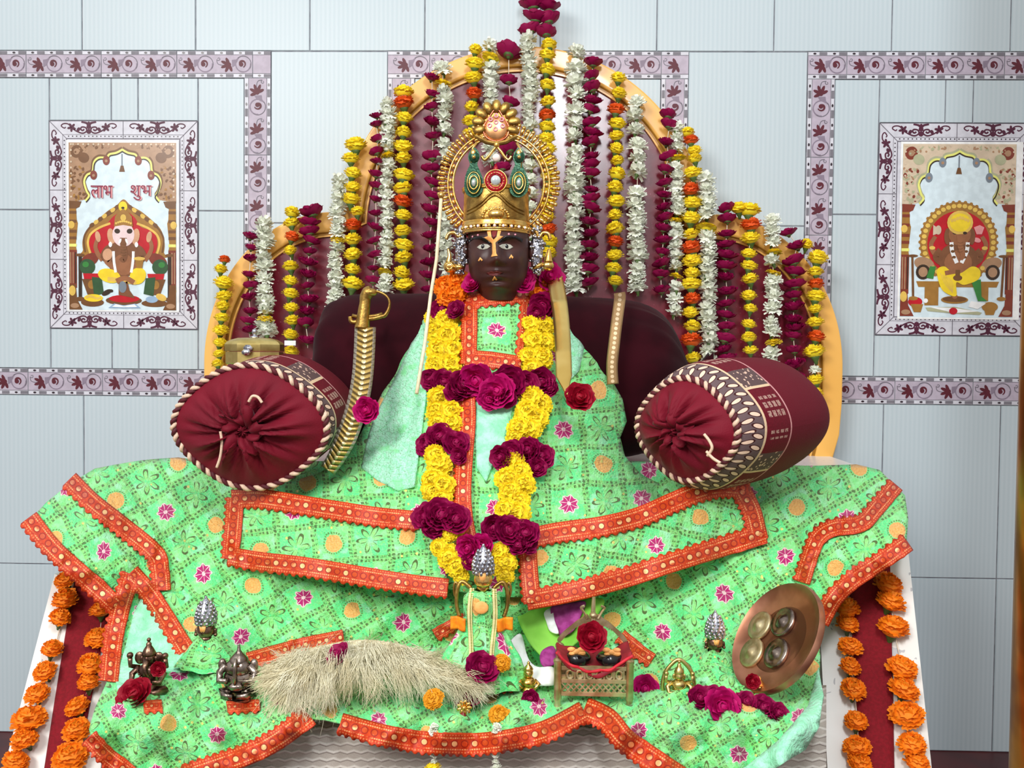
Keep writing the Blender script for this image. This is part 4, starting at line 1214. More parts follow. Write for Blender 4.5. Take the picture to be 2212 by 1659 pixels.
G = [
 ('yellow marigold garland with an orange top bloom at the outer edge beside the brass box', [('O', 485, 561, 14), ('Y', 477, 582, 17), ('Y', 483, 612, 23), ('Y', 484, 640, 19), ('Y', 482, 662, 18), ('Y', 479, 687, 18), ('Y', 477, 714, 19), ('Y', 475, 741, 17), ('Y', 473, 765, 15), ('Y', 470, 786, 15)]),
 ('short magenta rose garland hanging just behind the knob of the brass box', S('M', 543, 537, [510, 535, 557, 593, 617, 641, 672, 694, 711], 16)),
 ('white garland with one thin yellow bloom hanging down behind the brass box', S('W', 569, 574, [484, 504, 520, 537, 557, 578, 603, 629, 652, 672, 689, 704, 718], 20, {10: 'V'})),
 ('yellow marigold garland with one orange bloom near its top, ending beside the brass box lid', S('Y', 630, 630, [460, 482, 512, 542, 576, 607, 635, 665, 693, 724, 760], 19, {2: 'O'})),
 ('magenta rose garland with a large top bloom, left of the velvet bolster', [('M', 674, 457, 24), ('M', 668, 480, 19)]+S('M', 670, 662, [500, 520, 543, 566, 592, 618, 646, 672, 698, 735], 17)),
 ('white garland over the rim corner, dropping behind the left end of the velvet bolster', S('W', 733, 722, [392, 410, 428, 446, 464, 484, 501, 518, 535, 556, 576, 598, 620, 640, 660], 18, {7: 'V'})),
 ('yellow marigold garland with one orange bloom where the two scallops of the rim meet', [('Y', 768, 314, 24), ('Y', 758, 343, 20), ('Y', 762, 375, 20), ('Y', 762, 405, 18), ('Y', 758, 431, 20), ('Y', 772, 458, 17), ('O', 763, 487, 22), ('Y', 762, 518, 22), ('Y', 762, 551, 22), ('Y', 762, 583, 20), ('Y', 762, 614, 23)]),
 ('dark magenta garland running along the inside of the big arch above the sword hilt', S('M', 815, 808, [250, 268, 300, 328, 348, 377, 402, 430, 460, 490, 520, 550, 580, 606], 14)),
 ('long white garland with two thin yellow blooms, beside the yellow garland above the sword hilt', S('W', 836, 832, [226, 246, 264, 284, 302, 320, 337, 358, 380, 402, 424, 446, 468, 490, 512, 532, 552, 570, 588, 606, 626], 18, {6: 'V', 18: 'V'})),
 ('yellow marigold garland with two orange blooms, one high on the rim and one halfway down', S('Y', 872, 869, [199, 222, 255, 287, 317, 342, 379, 408, 436, 466, 500, 530, 557, 590, 616], 21, {1: 'O', 8: 'O'})),
 ('dark magenta garland between the yellow garland and the gold crown halo', S('M', 935, 928, [167, 203, 231, 262, 294, 338, 364, 395, 423, 452, 480, 508, 536, 565, 595, 625], 17)),
 ('white garland close beside the left rim of the gold halo and behind the thin staff', S('W', 957, 964, [151, 200, 217, 236, 255, 282, 314, 340, 470, 492, 514, 536, 558, 580, 602], 20)+[('V', 957, 180, 18)]),
 ('yellow garland with an orange bloom ending behind the top of the halo', S('Y', 1025, 1019, [108, 138, 169, 203, 232, 262, 290], 20, {3: 'O'})),
 ('white garland hanging behind the teardrop crest of the crown', [('W', 1060, 102, 18), ('V', 1061, 126, 18)]+S('W', 1063, 1060, [148, 170, 190, 208, 228, 322, 345], 18)),
 ('magenta garland with a large top bloom seen through the halo above the crown', [('M', 1099, 112, 25), ('M', 1099, 174, 16), ('M', 1103, 221, 16), ('M', 1100, 262, 15), ('M', 1099, 322, 22), ('M', 1086, 362, 16)]),
 ('white garland falling from the peak of the arch down behind the halo', S('W', 1142, 1146, [88, 108, 130, 148, 166, 184, 202, 220, 238, 256, 275, 300, 330, 361, 390, 420, 450, 480, 510], 18)),
 ('yellow garland with orange blooms falling from the peak of the arch behind the halo beads', S('Y', 1183, 1184, [97, 119, 152, 185, 220, 250, 275, 299, 322, 350, 382, 413, 442, 470, 496, 523, 548], 20, {5: 'O', 14: 'O'})),
 ('white garland passing through the bright glare on the maroon panel', S('W', 1244, 1242, [117, 151, 180, 205, 242, 268, 296, 330, 352, 374, 390, 407, 436, 467, 492, 516, 540, 562, 584, 606, 622], 22)),
 ('magenta garland beside the white garland that passes through the glare', S('M', 1281, 1271, [135, 165, 190, 216, 237, 265, 286, 307, 338, 356, 374, 410, 430, 449, 478, 504, 530, 556, 582, 610], 18)),
 ('yellow garland with two orange blooms on the open panel right of the halo', S('Y', 1335, 1327, [169, 203, 237, 268, 294, 322, 348, 377, 405, 436, 465, 495, 523, 552, 580, 608], 20, {2: 'O', 12: 'O'})),
 ('sparse white garland with a bare stretch of thread above the jewelled gold band', S('W', 1374, 1377, [224, 252, 283, 318, 343, 371, 421, 444, 465, 483, 500, 518, 536, 555, 584, 604, 623], 20)),
 ('dark magenta garland along the right inner edge of the big arch', S('M', 1445, 1428, [248, 270, 307, 338, 366, 395, 421, 447, 470, 493, 518, 545, 569, 593, 626], 17)),
 ('white garland with thin yellow blooms, just left of the garland ending at the bolster knot', S('W', 1463, 1458, [278, 300, 320, 342, 364, 384, 404, 422, 440, 458, 476, 494, 514, 534, 554, 576, 597, 623, 647, 674], 17, {3: 'V', 10: 'V', 16: 'V'})),
 ('yellow garland with many orange blooms that ends at the bolster knot', [('Y', 1485, 287, 17), ('O', 1492, 303, 18), ('Y', 1500, 326, 17), ('Y', 1501, 343, 17)]+S('Y', 1495, 1494, [374, 410, 439, 472, 508, 536, 564, 591, 615, 646, 676, 706, 736, 774], 21, {1: 'O', 5: 'O', 9: 'O', 12: 'O'})),
 ('long white garland with one yellow bloom, dropping past the bolster knot', S('W', 1526, 1530, [390, 413, 432, 448, 466, 493, 514, 534, 552, 570, 588, 606, 624, 645, 668, 690, 712, 735, 758, 783], 20, {5: 'V'})),
 ('dark magenta garland in the right corner where the scallops of the rim meet', S('M', 1572, 1566, [451, 473, 505, 528, 550, 574, 598, 629, 656, 680, 706, 731, 755, 775], 18)),
 ('yellow garland on the lower right scallop with one orange bloom at the rim', [('Y', 1596, 450, 20), ('Y', 1618, 455, 23), ('O', 1622, 486, 22), ('Y', 1621, 515, 20), ('Y', 1617, 549, 18), ('Y', 1618, 575, 18), ('Y', 1620, 603, 20), ('Y', 1617, 640, 19), ('Y', 1621, 667, 16), ('Y', 1617, 701, 17), ('Y', 1618, 730, 18), ('Y', 1621, 757, 16)]),
 ('white garland with three yellow blooms on the lower right scallop', S('W', 1671, 1668, [478, 500, 522, 546, 565, 590, 607, 622, 642, 666, 697, 718, 740, 765, 790], 18, {3: 'V', 5: 'V', 12: 'V'})),
 ('dark magenta garland beside the outermost yellow garland on the lower right scallop', [('M', 1702, 502, 17), ('M', 1722, 530, 18)]+S('M', 1716, 1716, [563, 587, 614, 638, 662, 689, 707, 725, 756, 786, 813], 19)),
 ('outermost yellow garland with two orange blooms on the right end of the throne back', [('Y', 1742, 528, 18), ('Y', 1766, 558, 26), ('Y', 1762, 588, 17), ('O', 1763, 614, 19), ('Y', 1762, 641, 22), ('Y', 1761, 668, 18), ('Y', 1761, 697, 18), ('O', 1763, 728, 22), ('Y', 1759, 760, 23), ('W', 1760, 801, 12), ('Y', 1761, 822, 19), ('Y', 1762, 850, 18), ('Y', 1764, 876, 18)]),
 ('thick dark magenta garland hanging from above over the peak of the arch', [('M', 1150, -22, 24), ('M', 1180, -14, 24), ('M', 1152, 8, 25), ('M', 1186, 14, 22), ('M', 1158, 36, 22), ('M', 1184, 42, 22), ('M', 1144, 64, 20), ('M', 1180, 70, 20)]),
]
for lb, seq in G: garland(lb, seq, GG)
# marigold strings down the arms
AG = 'marigold strings along the throne arms'
def arm_string(label, pts, A):
    nrm = (A[2]-A[0]).cross(A[1]-A[0]).normalized()
    if nrm.y > 0: nrm = -nrm
    # where the photo's point meets the arm's slope
    gr = [[arm_pt(A, u/6, v/20) for u in range(-1, 8)] for v in range(-1, 24)]
    bb = MB(); bb.grid(gr); tree = BVHTree.FromPolygons([Vector(v) for v in bb.v], bb.f)
    def hit(px, py): return tree.ray_cast(EYE, (P(px, py, 1)-EYE).normalized())[0]
    t = thing('marigold_string', label, 'garland', hit(*pts[0][:2]), AG)
    H = [hit(x, y)+nrm*.02 for x, y, r in pts]
    mb = MB(); mb.tube([h-nrm*.016 for h in H], .0012, 5); part('string', mb, M_['thread'], t)
    for h, (x, y, r) in zip(H, pts):
        bloom('A', h, 1.08*r*(h.y-EYE.y)/F, t, (0, -.35, 1), .3, (1, .85, .95))
arm_string('orange marigold string on the outermost edge of the arm farthest from the brass pillar', [(146, 1262, 24), (145, 1303, 32), (134, 1343, 26), (117, 1410, 26), (102, 1458, 27), (85, 1506, 27), (67, 1560, 36), (58, 1603, 30), (39, 1651, 30), (28, 1700, 30)], armL)
arm_string('orange marigold string on the arm, half under the cloth edge with the mint lining', [(221, 1326, 24), (215, 1386, 28), (199, 1445, 32), (195, 1482, 26), (171, 1534, 28), (169, 1582, 30), (156, 1640, 38), (148, 1700, 32)], armL)
arm_string('orange marigold string on the arm just beside the copper plate', [(1834, 1326, 29), (1834, 1358, 26), (1840, 1408, 26), (1840, 1451, 25), (1847, 1499, 29), (1853, 1568, 27), (1855, 1623, 29), (1862, 1658, 27), (1866, 1705, 28)], armR)
arm_string('orange marigold string on the outer edge of the arm nearest the brass pillar', [(1921, 1274, 33), (1927, 1311, 31), (1933, 1367, 35), (1951, 1454, 33), (1955, 1499, 32), (1962, 1555, 36), (1972, 1618, 33), (1983, 1656, 30), (1990, 1705, 30)], armR)
# ------------------------------------------------------------------ cushions
def velvet():
    d0 = 2.11; a = P(690, 800, d0); b = P(1492, 800, d0)
    rad = .188; cz = EZ-HP+rad-.004
    t = thing('velvet_bolster', 'long dark velvet bolster lying behind the statue', 'bolster', ((a.x+b.x)/2, a.y, EZ-HP))
    L = b.x-a.x; rows = []; n = 48
    prof = [(0, .02), (.0, .3), (.004, .55), (.015, .75), (.035, .88), (.07, .965), (.12, 1), (.3, 1.01), (.5, 1.0), (.68, .99), (.78, .96), (.86, .90), (.92, .76), (.96, .52), (.985, .26), (1.0, .12)]
    prof = catmull([(p[0], p[1]) for p in prof], 3)
    for u, r in prof:
        row = []
        for k in range(n):
            an = 2*PI*k/n
            g = max(0, u-.7)/.3; pl = 1+.05*g*math.sin(an*13+1.5*math.sin(an*3))
            g2 = max(0, .06-u)/.06; pl += .06*g2*math.sin(an*11)
            q = rad*r*pl*(1+.012*noise.noise((u*6, math.cos(an)*2, math.sin(an)*2)))
            row.append((a.x+L*u, a.y+q*math.cos(an)*.86, cz+q*math.sin(an)-.02*g*g*0))
        rows.append(row)
    mb = MB(); mb.grid(rows, closeu=True); part('cover', mb, M_['velvet'], t)
    mb = MB(); e = Vector((b.x, a.y, cz))
    mb.tube([e+Vector((.0, .03*math.cos(k*PI/8), .03*math.sin(k*PI/8))) for k in range(16)], .006, 6, closed=True)
    o = part('tie', mb, M_['velvet'], t)
    mb = MB(); rows = []
    for i in range(7):
        s = i/6; row = []
        for k in range(28):
            an = 2*PI*k/28; q = (.018+.035*s)*(1+.3*s*math.sin(an*7)); row.append(e+Vector((.045*s, q*math.cos(an), q*math.sin(an))))
        rows.append(row)
    mb.grid(rows, closeu=True); o = part('gathered_end', mb, M_['velvet'], t); solid(o, .002, 0)
velvet()
def bolster(fc, fd, bc, bd, rx, rz, label, seed, lobes, lip=0):
    """round cushion from its gathered face (photo point fc at depth fd) to its far end"""
    a = P(*fc, fd); b = P(*bc, bd); ax = (b-a); L = ax.length; ax.normalize()
    X_ = ax.cross(Vector((0, 0, 1))).normalized(); Z_ = X_.cross(ax).normalized()
    s = fd/F; rx *= s; rz *= s
    base = a-Z_*rz
    t = thing('bolster_cushion', label, 'cushion', (base+(b-Z_*rz))*.5, 'maroon bolsters with gathered ends')
    n = 96
    def sect(an, q, f):
        sq = 1+.035*math.cos(4*an)           # a little flattened where it lies
        return X_*(rx*q*sq*math.cos(an))+Z_*(rz*q*sq*math.sin(an))
    bw = rx*.36
    rows = []; uvs = []
    prof = [(.0, .985), (.03, 1.0), (.12, 1.02), (.25, 1.035), (.4, 1.04), (.55, 1.03), (.7, 1.0), (.82, .95), (.9, .86), (.96, .7), (1.0, .45)]
    FR = 1-.22*lip
    if lip: prof = [(-.16, FR), (-.135, FR+.08), (-.07, FR+.16)]+prof[1:]
    for u, q in catmull(prof, 3):
        row = []; ur = []
        for k in range(n+1):
            an = 2*PI*k/n
            w = q*(1+.015*noise.noise((math.cos(an)*2, math.sin(an)*2, u*3+seed)))
            row.append(a+ax*(u*L)+sect(an, w, 0)); ur.append((an*(rx+rz)/2/bw, (u+.16*lip)*L/bw))
        rows.append(row); uvs.append(ur)
    mb = MB(); mb.grid(rows, 0, uvs)
    f = mb.f[n//4]; p = [Vector(mb.v[k]) for k in f[:3]]; nn = (p[1]-p[0]).cross(p[2]-p[0])
    if nn.dot(p[0]-a) < 0: mb.f = [g[::-1] for g in mb.f]; mb.uv = {k: q[::-1] for k, q in mb.uv.items()}
    part('cover', mb, [M_['paisley']], t)
    side_ax, a0 = ax, a
    if lip: a = a-ax*(.155*L)
    rx *= FR; rz *= FR
    # gathered end: radial pleats running into a twisted knot
    rg = random.Random(seed); ph = [rg.uniform(0, 6.28) for _ in range(6)]
    rows = []
    m = 30
    for i in range(m+1):
        q = i/m; row = []
        for k in range(n):
            an = 2*PI*k/n+.5*(1-q)**2
            pl = (.5*math.sin(an*lobes+ph[0]+1.2*math.sin(an*2+ph[1]))+.35*math.sin(an*(lobes*2+1)+ph[2]+q*2)+.25*math.sin(an*(lobes*3+2)+ph[3]))
            amp = .017*math.sin(PI*min(1, q*1.02))**.8*(1.1-q)*1.9
            if q < .24: amp += .010*(1-q/.24)
            dome = .046*(1-q**2.2)-.034*math.exp(-((q-.13)/.09)**2)*1.0
            rad = q+ .05*pl*math.exp(-((q-.12)/.1)**2)
            if i == 0: rad = .0; pl = 0
            row.append(a-ax*(dome+amp*pl+.002)+sect(an, rad*.985, 0))
        rows.append(row)
    mb = MB(); mb.grid(rows, closeu=True)
    f = mb.f[-n//2]; p = [Vector(mb.v[k]) for k in f[:3]]
    if (p[1]-p[0]).cross(p[2]-p[0]).dot(ax) > 0: mb.f = [g[::-1] for g in mb.f]
    face = part('gathered_face', mb, M_['maroon'], t)
    # knot: small crumpled frill in the middle
    mb = MB(); rows = []
    for i in range(9):
        q = i/8; row = []
        for k in range(40):
            an = 2*PI*k/40
            r_ = rx*(.05+.25*q)*(1+.28*q*math.sin(an*5+ph[4])+.12*math.sin(an*11+ph[5]))
            row.append(a-ax*(.030+.016*math.sin(PI*q*.8)+.012*q*math.sin(an*7+ph[2]))+X_*(r_*math.cos(an+q*.6))+Z_*(r_*.9*math.sin(an+q*.6)))
        rows.append(row)
    mb.grid(rows, closeu=True); k_ = part('knot', mb, M_['maroon'], face); solid(k_, .003, 0)
    # two-coloured twisted piping round the face
    for c, mname in ((0, 'cream'), (PI, 'darkmaroon')):
        mb = MB(); pts = []
        for k in range(360):
            an = 2*PI*k/360; tw = an*34+c
            pts.append(a-ax*(.002+.0034*math.cos(tw))+sect(an, 1.0+.0034*math.sin(tw)/rx, 0))
        mb.tube(pts, .0042, 5, closed=True); part('piping', mb, M_[mname], t, label='cream cord' if c == 0 else 'dark maroon cord')
    return t, a, ax, X_, Z_, s, face
bl = bolster((541, 922), 1.66, (645, 868), 1.96, 164, 131, 'maroon bolster with gathered end under the brass box', 3, 9)
br = bolster((1514, 922), 1.67, (1690, 892), 1.90, 152, 134, 'maroon bolster with gathered end and paisley border in front of the right scallop', 11, 7, 1)
def cord(b, pts):
    t, a, ax, X_, Z_, s, face = b
    mb = MB(); P3 = []
    for x, y in catmull(pts, 6):
        p = P(x, y, a.y-EYE.y); v = (p-EYE).normalized()
        k = (a-ax*.052-EYE).dot(ax)/v.dot(ax); P3.append(EYE+v*k)
    mb.tube(P3, .0026, 6); part('draw_cord', mb, M_['cream'], t)
cord(bl, [(537, 868), (545, 856), (557, 858), (566, 870)]); cord(bl, [(476, 932), (479, 955), (476, 985), (468, 1010)])
cord(br, [(1521, 938), (1532, 952), (1538, 968), (1528, 985)]); cord(br, [(1526, 975), (1540, 990), (1556, 1000)])
# ------------------------------------------------------------------ the dark stone statue
M_['lip'] = mat('dark_lip_paint', (84, 26, 24), .4)
ST = thing('deity_statue', 'dark stone statue with painted face and tall gold crown, robed in green', 'statue', P(1060, 1040, 1.78))
HD = 1.90
Lh = Loc(1077, 545, HD)             # middle of the face
# head: rings from neck to crown of the skull; front is +y of the frame
hp = catmull([(-104, 34, 30), (-88, 40, 40), (-77, 49, 51), (-60, 58, 62), (-40, 63, 66), (-20, 65, 69), (0, 66, 70), (25, 66, 70), (44, 65, 67), (60, 61, 62), (80, 54, 55), (98, 36, 38), (104, 4, 4)], 5)
def gz(x, z, cx, cz, sx, sz): return math.exp(-((x-cx)/sx)**2-((z-cz)/sz)**2)
def face(x, z):
    """relief added to the front of the head"""
    a = abs(x)
    f = 0
    f += 15*gz(x, z, 0, -12, 9, 26)*(1 if z < 14 else math.exp(-((z-14)/16)**2))     # nose bridge and ridge
    f += 13*gz(x, z, 0, -25, 12, 9)                                                    # nose tip
    f += 6*gz(a, z, 13, -28, 7, 7)                                                    # nostrils
    f += 6*gz(a, z, 26, 24, 22, 7)+3*gz(x, z, 0, 26, 14, 9)                            # brows
    f -= 7*gz(a, z, 27, 8, 15, 9)                                                     # eye hollows
    f += 5*gz(a, z, 27, 8, 11, 7)
    f += 6*gz(a, z, 40, -22, 18, 18)                                                  # cheeks
    f += 9*gz(x, z, 0, -46, 18, 5)*(1-.25*gz(x, z, 0, -43, 4, 4))+10*gz(x, z, 0, -57, 15, 5.5)   # lips
    f -= 4*gz(x, z, 0, -51.5, 22, 2.4)
    f -= 4*gz(x, z, 0, -67, 20, 5)
    f += 9*gz(x, z, 0, -78, 17, 9)                                                     # chin
    return f*1.25
rows = []
for z, rx, ry in hp:
    row = []
    for k in range(96):
        an = 2*PI*k/96; x = rx*math.cos(an); y = ry*math.sin(an)*(1.0 if math.sin(an) > 0 else 1.1)
        if math.sin(an) > 0: y += face(x, z)*min(1, math.sin(an)*1.6)
        row.append(Lh(x, y, z))
    rows.append(row)
# finer rings over the face
rows2 = []
for a, b in zip(rows, rows[1:]):
    rows2.append(a)
rows2.append(rows[-1])
mb = MB(); mb.grid(rows2, closeu=True); mb.f = [f[::-1] for f in mb.f]
mb.tube([Lh(0, -34, -150), Lh(0, -26, -120), Lh(0, -10, -80)], [40*Lh.s, 38*Lh.s, 38*Lh.s], 28)
head = part('head', mb, M_['skin'], ST)
bv = BVHTree.FromPolygons([Vector(v) for v in mb.v], mb.f)
def onface(x, z, off=.6):
    o = Lh(x, 300, z); h = bv.ray_cast(o, Vector((0, 1, 0)))
    return (h[0] if h[0] else Lh(x, 60, z))+Vector((0, -off*Lh.s, 0))
def paint(name, polys, m, off=.7, parent=head, label=None):
    mb = MB()
    for pl in polys:
        pts = dense(pl+[pl[0]], 2.2)[:-1]
        V = [Vector((p[0], p[1])) for p in pts]; n = len(V)
        xs = [p[0] for p in pts]; ys = [p[1] for p in pts]
        def ins(x, y):
            c = False; j = n-1
            for i in range(n):
                if (pts[i][1] > y) != (pts[j][1] > y) and x < (pts[j][0]-pts[i][0])*(y-pts[i][1])/(pts[j][1]-pts[i][1])+pts[i][0]: c = not c
                j = i
            return c
        y = min(ys)+1.2
        while y < max(ys):
            x = min(xs)+1.2
            while x < max(xs):
                if ins(x, y) and min((x-p[0])**2+(y-p[1])**2 for p in pts) > 1.2: V.append(Vector((x, y)))
                x += 2.4
            y += 2.4
        vo, eo, fo, *_ = geometry.delaunay_2d_cdt(V, [(i, (i+1) % n) for i in range(n)], [], 1, 1e-5)
        mb.add([onface(v.x, v.y, off) for v in vo], [list(f) for f in fo], 0)
    o = part(name, mb, M_[m], parent, label=label); solid(o, .0006, 1); return o
FX, FY = 1077, 545
def fz(x, y):     # coordinates of the close-up of the face -> frame
    return ((920+x/3.772)-FX, FY-(200+y/3.772))
def fp(*a): return [fz(*p) for p in a]
paint('forehead_mark', [fp((500, 1125), (535, 1125), (548, 1215), (565, 1235), (588, 1215), (600, 1125), (632, 1125), (612, 1205), (640, 1210), (580, 1260), (588, 1345), (600, 1370), (545, 1370), (556, 1345), (552, 1262), (486, 1215), (520, 1208))], 'peach', label='pale sandal paste mark')
paint('forehead_mark', [fp((542, 1135), (594, 1135), (584, 1205), (566, 1226), (552, 1205))], 'vermilion', .8, label='dark red stripe')
paint('cheek_mark', [fp((440, 1395), (458, 1368), (480, 1390), (470, 1400), (459, 1385), (450, 1400))], 'peach')
paint('cheek_mark', [fp((684, 1375), (702, 1345), (720, 1368), (710, 1380), (701, 1364), (694, 1380))], 'peach')
paint('chin_mark', [fp((552, 1545), (573, 1518), (594, 1540), (584, 1548), (573, 1535), (562, 1550))], 'peach')
paint('eyebrow', [fp((345, 1215), (400, 1195), (470, 1205), (540, 1255), (530, 1265), (460, 1228), (400, 1218), (350, 1240))], 'black', .9)
paint('eyebrow', [fp((590, 1255), (660, 1205), (730, 1195), (790, 1215), (785, 1240), (730, 1218), (670, 1228), (600, 1265))], 'black', .9)
paint('lips', [fp((505, 1490), (545, 1478), (566, 1484), (590, 1478), (640, 1490), (600, 1512), (566, 1518), (535, 1512))], 'lip', .35)
for ex in (485, 662):
    paint('eye', [fp((ex-56, 1286), (ex-32, 1268), (ex, 1262), (ex+32, 1267), (ex+54, 1285), (ex+28, 1303), (ex, 1308), (ex-32, 1303))], 'eyewhite', 1.0)
    q = fz(ex+2 if ex < 500 else ex-6, 1284)
    mb = MB(); mb.ball(onface(q[0], q[1], .4), 6.2*Lh.s, 1.8*Lh.s, 5.9*Lh.s, 14, 8); part('pupil', mb, M_['black'], head)
mb = MB()
for x, y in ((392, 1198), (437, 1192), (682, 1188), (732, 1188)):
    mb.ball(onface(*fz(x, y)), 2.3*Lh.s)
part('brow_dots', mb, M_['pinkstone'], head)
for sx in (-1, 1):
    mb = MB(); mb.ball(Lh(sx*72, 2, 2), 8*Lh.s, 14*Lh.s, 24*Lh.s, 14, 10); mb.ball(Lh(sx*76, 5, -26), 6*Lh.s, 8*Lh.s, 12*Lh.s, 12, 8)
    part('ear', mb, M_['skin'], head)
# ------------------------------------------------------------------ crown
Lc = Loc(1072, 470, HD)
def ring(mb, r0, r1, z0, z1, n=64, bead=0, mat=0, fn=None, th=5):
    pr = [(r0-th, z0), (r0, z0), (r0+(r1-r0)*.5, (z0+z1)/2), (r1, z1), (r1-th, z1)]
    rows = [[Lc(r*math.cos(2*PI*k/n), r*.97*math.sin(2*PI*k/n), z) for k in range(n)] for r, z in catmull(pr, 3)]
    mb.grid(rows, mat, closeu=True)
crown = MB(); ring(crown, 71, 69, -14, 56, th=5)
for k in range(64):      # embossed waves round the band
    an = 2*PI*k/64
for off in (0, 7):
    for s in (-1, 1):
        pts = []
        for k in range(25):
            u = k/24; x = s*u*60; z = 6+off+30*math.exp(-((u-.0)/.45)**2)-(0 if u < .6 else (u-.6)*12)
            pts.append(Lc(x, math.sqrt(max(4, 70**2-x*x))*.97+1, z))
        crown.tube(pts, 2.2*Lc.s, 6)
C_ = part('crown', crown, M_['goldrough'], ST)
mb = MB(); ring(mb, 74, 72, -24, -12, th=8); ring(mb, 74, 75, -38, -30, th=10)
for k in range(40):
    an = 2*PI*k/40; mb.ball(Lc(73*math.cos(an), 71*math.sin(an), -27), 4.4*Lc.s, 3*Lc.s, 4.6*Lc.s, 8, 6)
ring(mb, 73, 74, 52, 60, th=6)
part('crown_band', mb, M_['gold'], C_)
mb = MB()
for k in range(9):
    an = PI*.5+(k-4)*.24; mb.ball(Lc(76*math.cos(an), 74*math.sin(an), -27), 3.2*Lc.s, 2.4*Lc.s, 3.2*Lc.s, 8, 6)
part('band_stones', mb, M_['pearl'], C_)
mb = MB()        # centre medallion on the band
yb = 70
mb.ball(Lc(2, yb-4, -3), 17*Lc.s, 10*Lc.s, 12*Lc.s, 18, 10)
for k in range(13):
    an = PI*k/12; mb.ball(Lc(2+27*math.cos(an), yb-4, -8+19*math.sin(an)), 3.4*Lc.s, 3*Lc.s, 3.4*Lc.s, 8, 6)
part('medallion', mb, M_['gold'], C_)
# green enamelled peacocks
for s in (-1, 1):
    Lp = Loc(1024 if s < 0 else 1121, 395, HD-.055)
    mb = MB()
    o = catmull([(0, -32), (-18, -22), (-20, 4), (-15, 24), (-9, 38), (-13, 52), (-9, 66), (0, 74), (9, 66), (12, 54), (7, 40), (13, 24), (20, 4), (18, -20)], 5, True)
    mb.prism([Lp(x, 0, z) for x, z in o], (0, -6*Lp.s, 0)); 
    mb.ball(Lp(0, 7, -2), 17*Lp.s, 6*Lp.s, 27*Lp.s, 18, 10); mb.ball(Lp(0, 6, 54), 11*Lp.s, 6*Lp.s, 13*Lp.s, 14, 8)
    pk = part('peacock', mb, M_['greenenamel'], C_, sharp=35, label='green enamelled peacock panel')
    mb = MB()
    mb.tube([Lp(7.5*math.cos(a)*1.2, 14, -2+14*math.sin(a)) for a in [k*PI/10 for k in range(20)]], 1.9*Lp.s, 6, closed=True)
    mb.tube([Lp(14*math.cos(a), 11.5, -2+23*math.sin(a)) for a in [k*PI/12 for k in range(24)]], 1.2*Lp.s, 6, closed=True)
    mb.ball(Lp(0, 14, 52), 4*Lp.s); 
    part('gold_wire', mb, M_['gold'], C_)
    mb = MB(); mb.ball(Lp(0, 13, -2), 5*Lp.s, 4*Lp.s, 8*Lp.s, 12, 8); part('jewel', mb, M_['jewel'], C_)
Lr = Loc(1071, 392, HD-.062)
mb = MB(); mb.lathe([(24, 0), (24, 4), (20, 7), (13, 8), (13, 4)], Lr(0, 0, 0), (Lr.s, 0, 0), (0, 0, Lr.s), (0, -Lr.s, 0), 36); mb.prism([Lr(-8, 2, 20), Lr(8, 2, 20), Lr(0, 2, 38)], (0, -4*Lr.s, 0))
part('red_roundel', mb, M_['redstone'], C_)
mb = MB(); mb.ball(Lr(0, 8, 1), 11*Lr.s, 5*Lr.s, 11*Lr.s, 20, 10); part('jewel', mb, M_['jewel'], C_)
mb = MB(); mb.tube([Lr(24*math.cos(k*PI/16), 5, 24*math.sin(k*PI/16)) for k in range(32)], 1.6*Lr.s, 6, closed=True)
for k in range(18): mb.ball(Lr(17.5*math.cos(k*2*PI/18), 8, 17.5*math.sin(k*2*PI/18)), 1.7*Lr.s, n=6, m=5)
part('gold_wire', mb, M_['gold'], C_)
mb = MB(); mb.ball(Lr(1, 2, 50), 9*Lr.s); part('pearl', mb, M_['pearl'], C_)
mb = MB()
for s in (-1, 1):
    mb.tube([Lr(q[0]*s+1, 0, q[1]) for q in catmull([(0, 76), (4, 70), (11, 62), (18, 52), (26, 46), (32, 54)], 5)], 3.2*Lr.s, 7)
    mb.ball(Lr(s*49, 0, 60), 6*Lr.s, 4*Lr.s, 9*Lr.s)
mb.ball(Lr(1, 0, 78), 6*Lr.s, 5*Lr.s, 9*Lr.s)
mb.tube([Lr(-54, -4, 40), Lr(-50, -4, 72), Lr(-42, -4, 84)], 3*Lr.s, 6); mb.tube([Lr(54, -4, 30), Lr(56, -4, 62), Lr(44, -4, 84)], 3*Lr.s, 6)
part('gold_finials', mb, M_['gold'], C_)
# teardrop crest with petals
Lt = Loc(1072, 272, HD+.01)
mb = MB()
for k in range(9):
    an = -.35+k*(PI+.7)/8; r0 = 34
    c = Lt(r0*math.cos(an)*1.12, 0, 4+r0*math.sin(an)*1.1); d = Matrix.Rotation(-(an-PI/2), 3, 'Y')
    mb.ball(c, 10.5*Lt.s, 7*Lt.s, 15*Lt.s, 12, 8, M=d)
mb.prism([Lt(x, -6, z) for x, z in catmull([(0, 46), (-26, 20), (-36, -4), (-28, -28), (0, -36), (28, -28), (36, -4), (26, 20)], 5, True)], (0, -6*Lt.s, 0))
mb.tube([Lt(-44, 0, -22), Lt(-20, 6, -36), Lt(0, 8, -40), Lt(20, 6, -36), Lt(44, 0, -22)], 5*Lt.s, 8)
crest = part('crest', mb, M_['goldrough'], C_, sharp=40)
mb = MB()
tear = catmull([(0, 36), (-16, 16), (-27, -4), (-22, -24), (0, -33), (22, -24), (27, -4), (16, 16)], 6, True)
mb.tube([Lt(x, 2, z) for x, z in tear], 2*Lt.s, 6, closed=True); part('crest_edge', mb, mat('rose_copper', (190, 110, 84), .3, .9), C_)
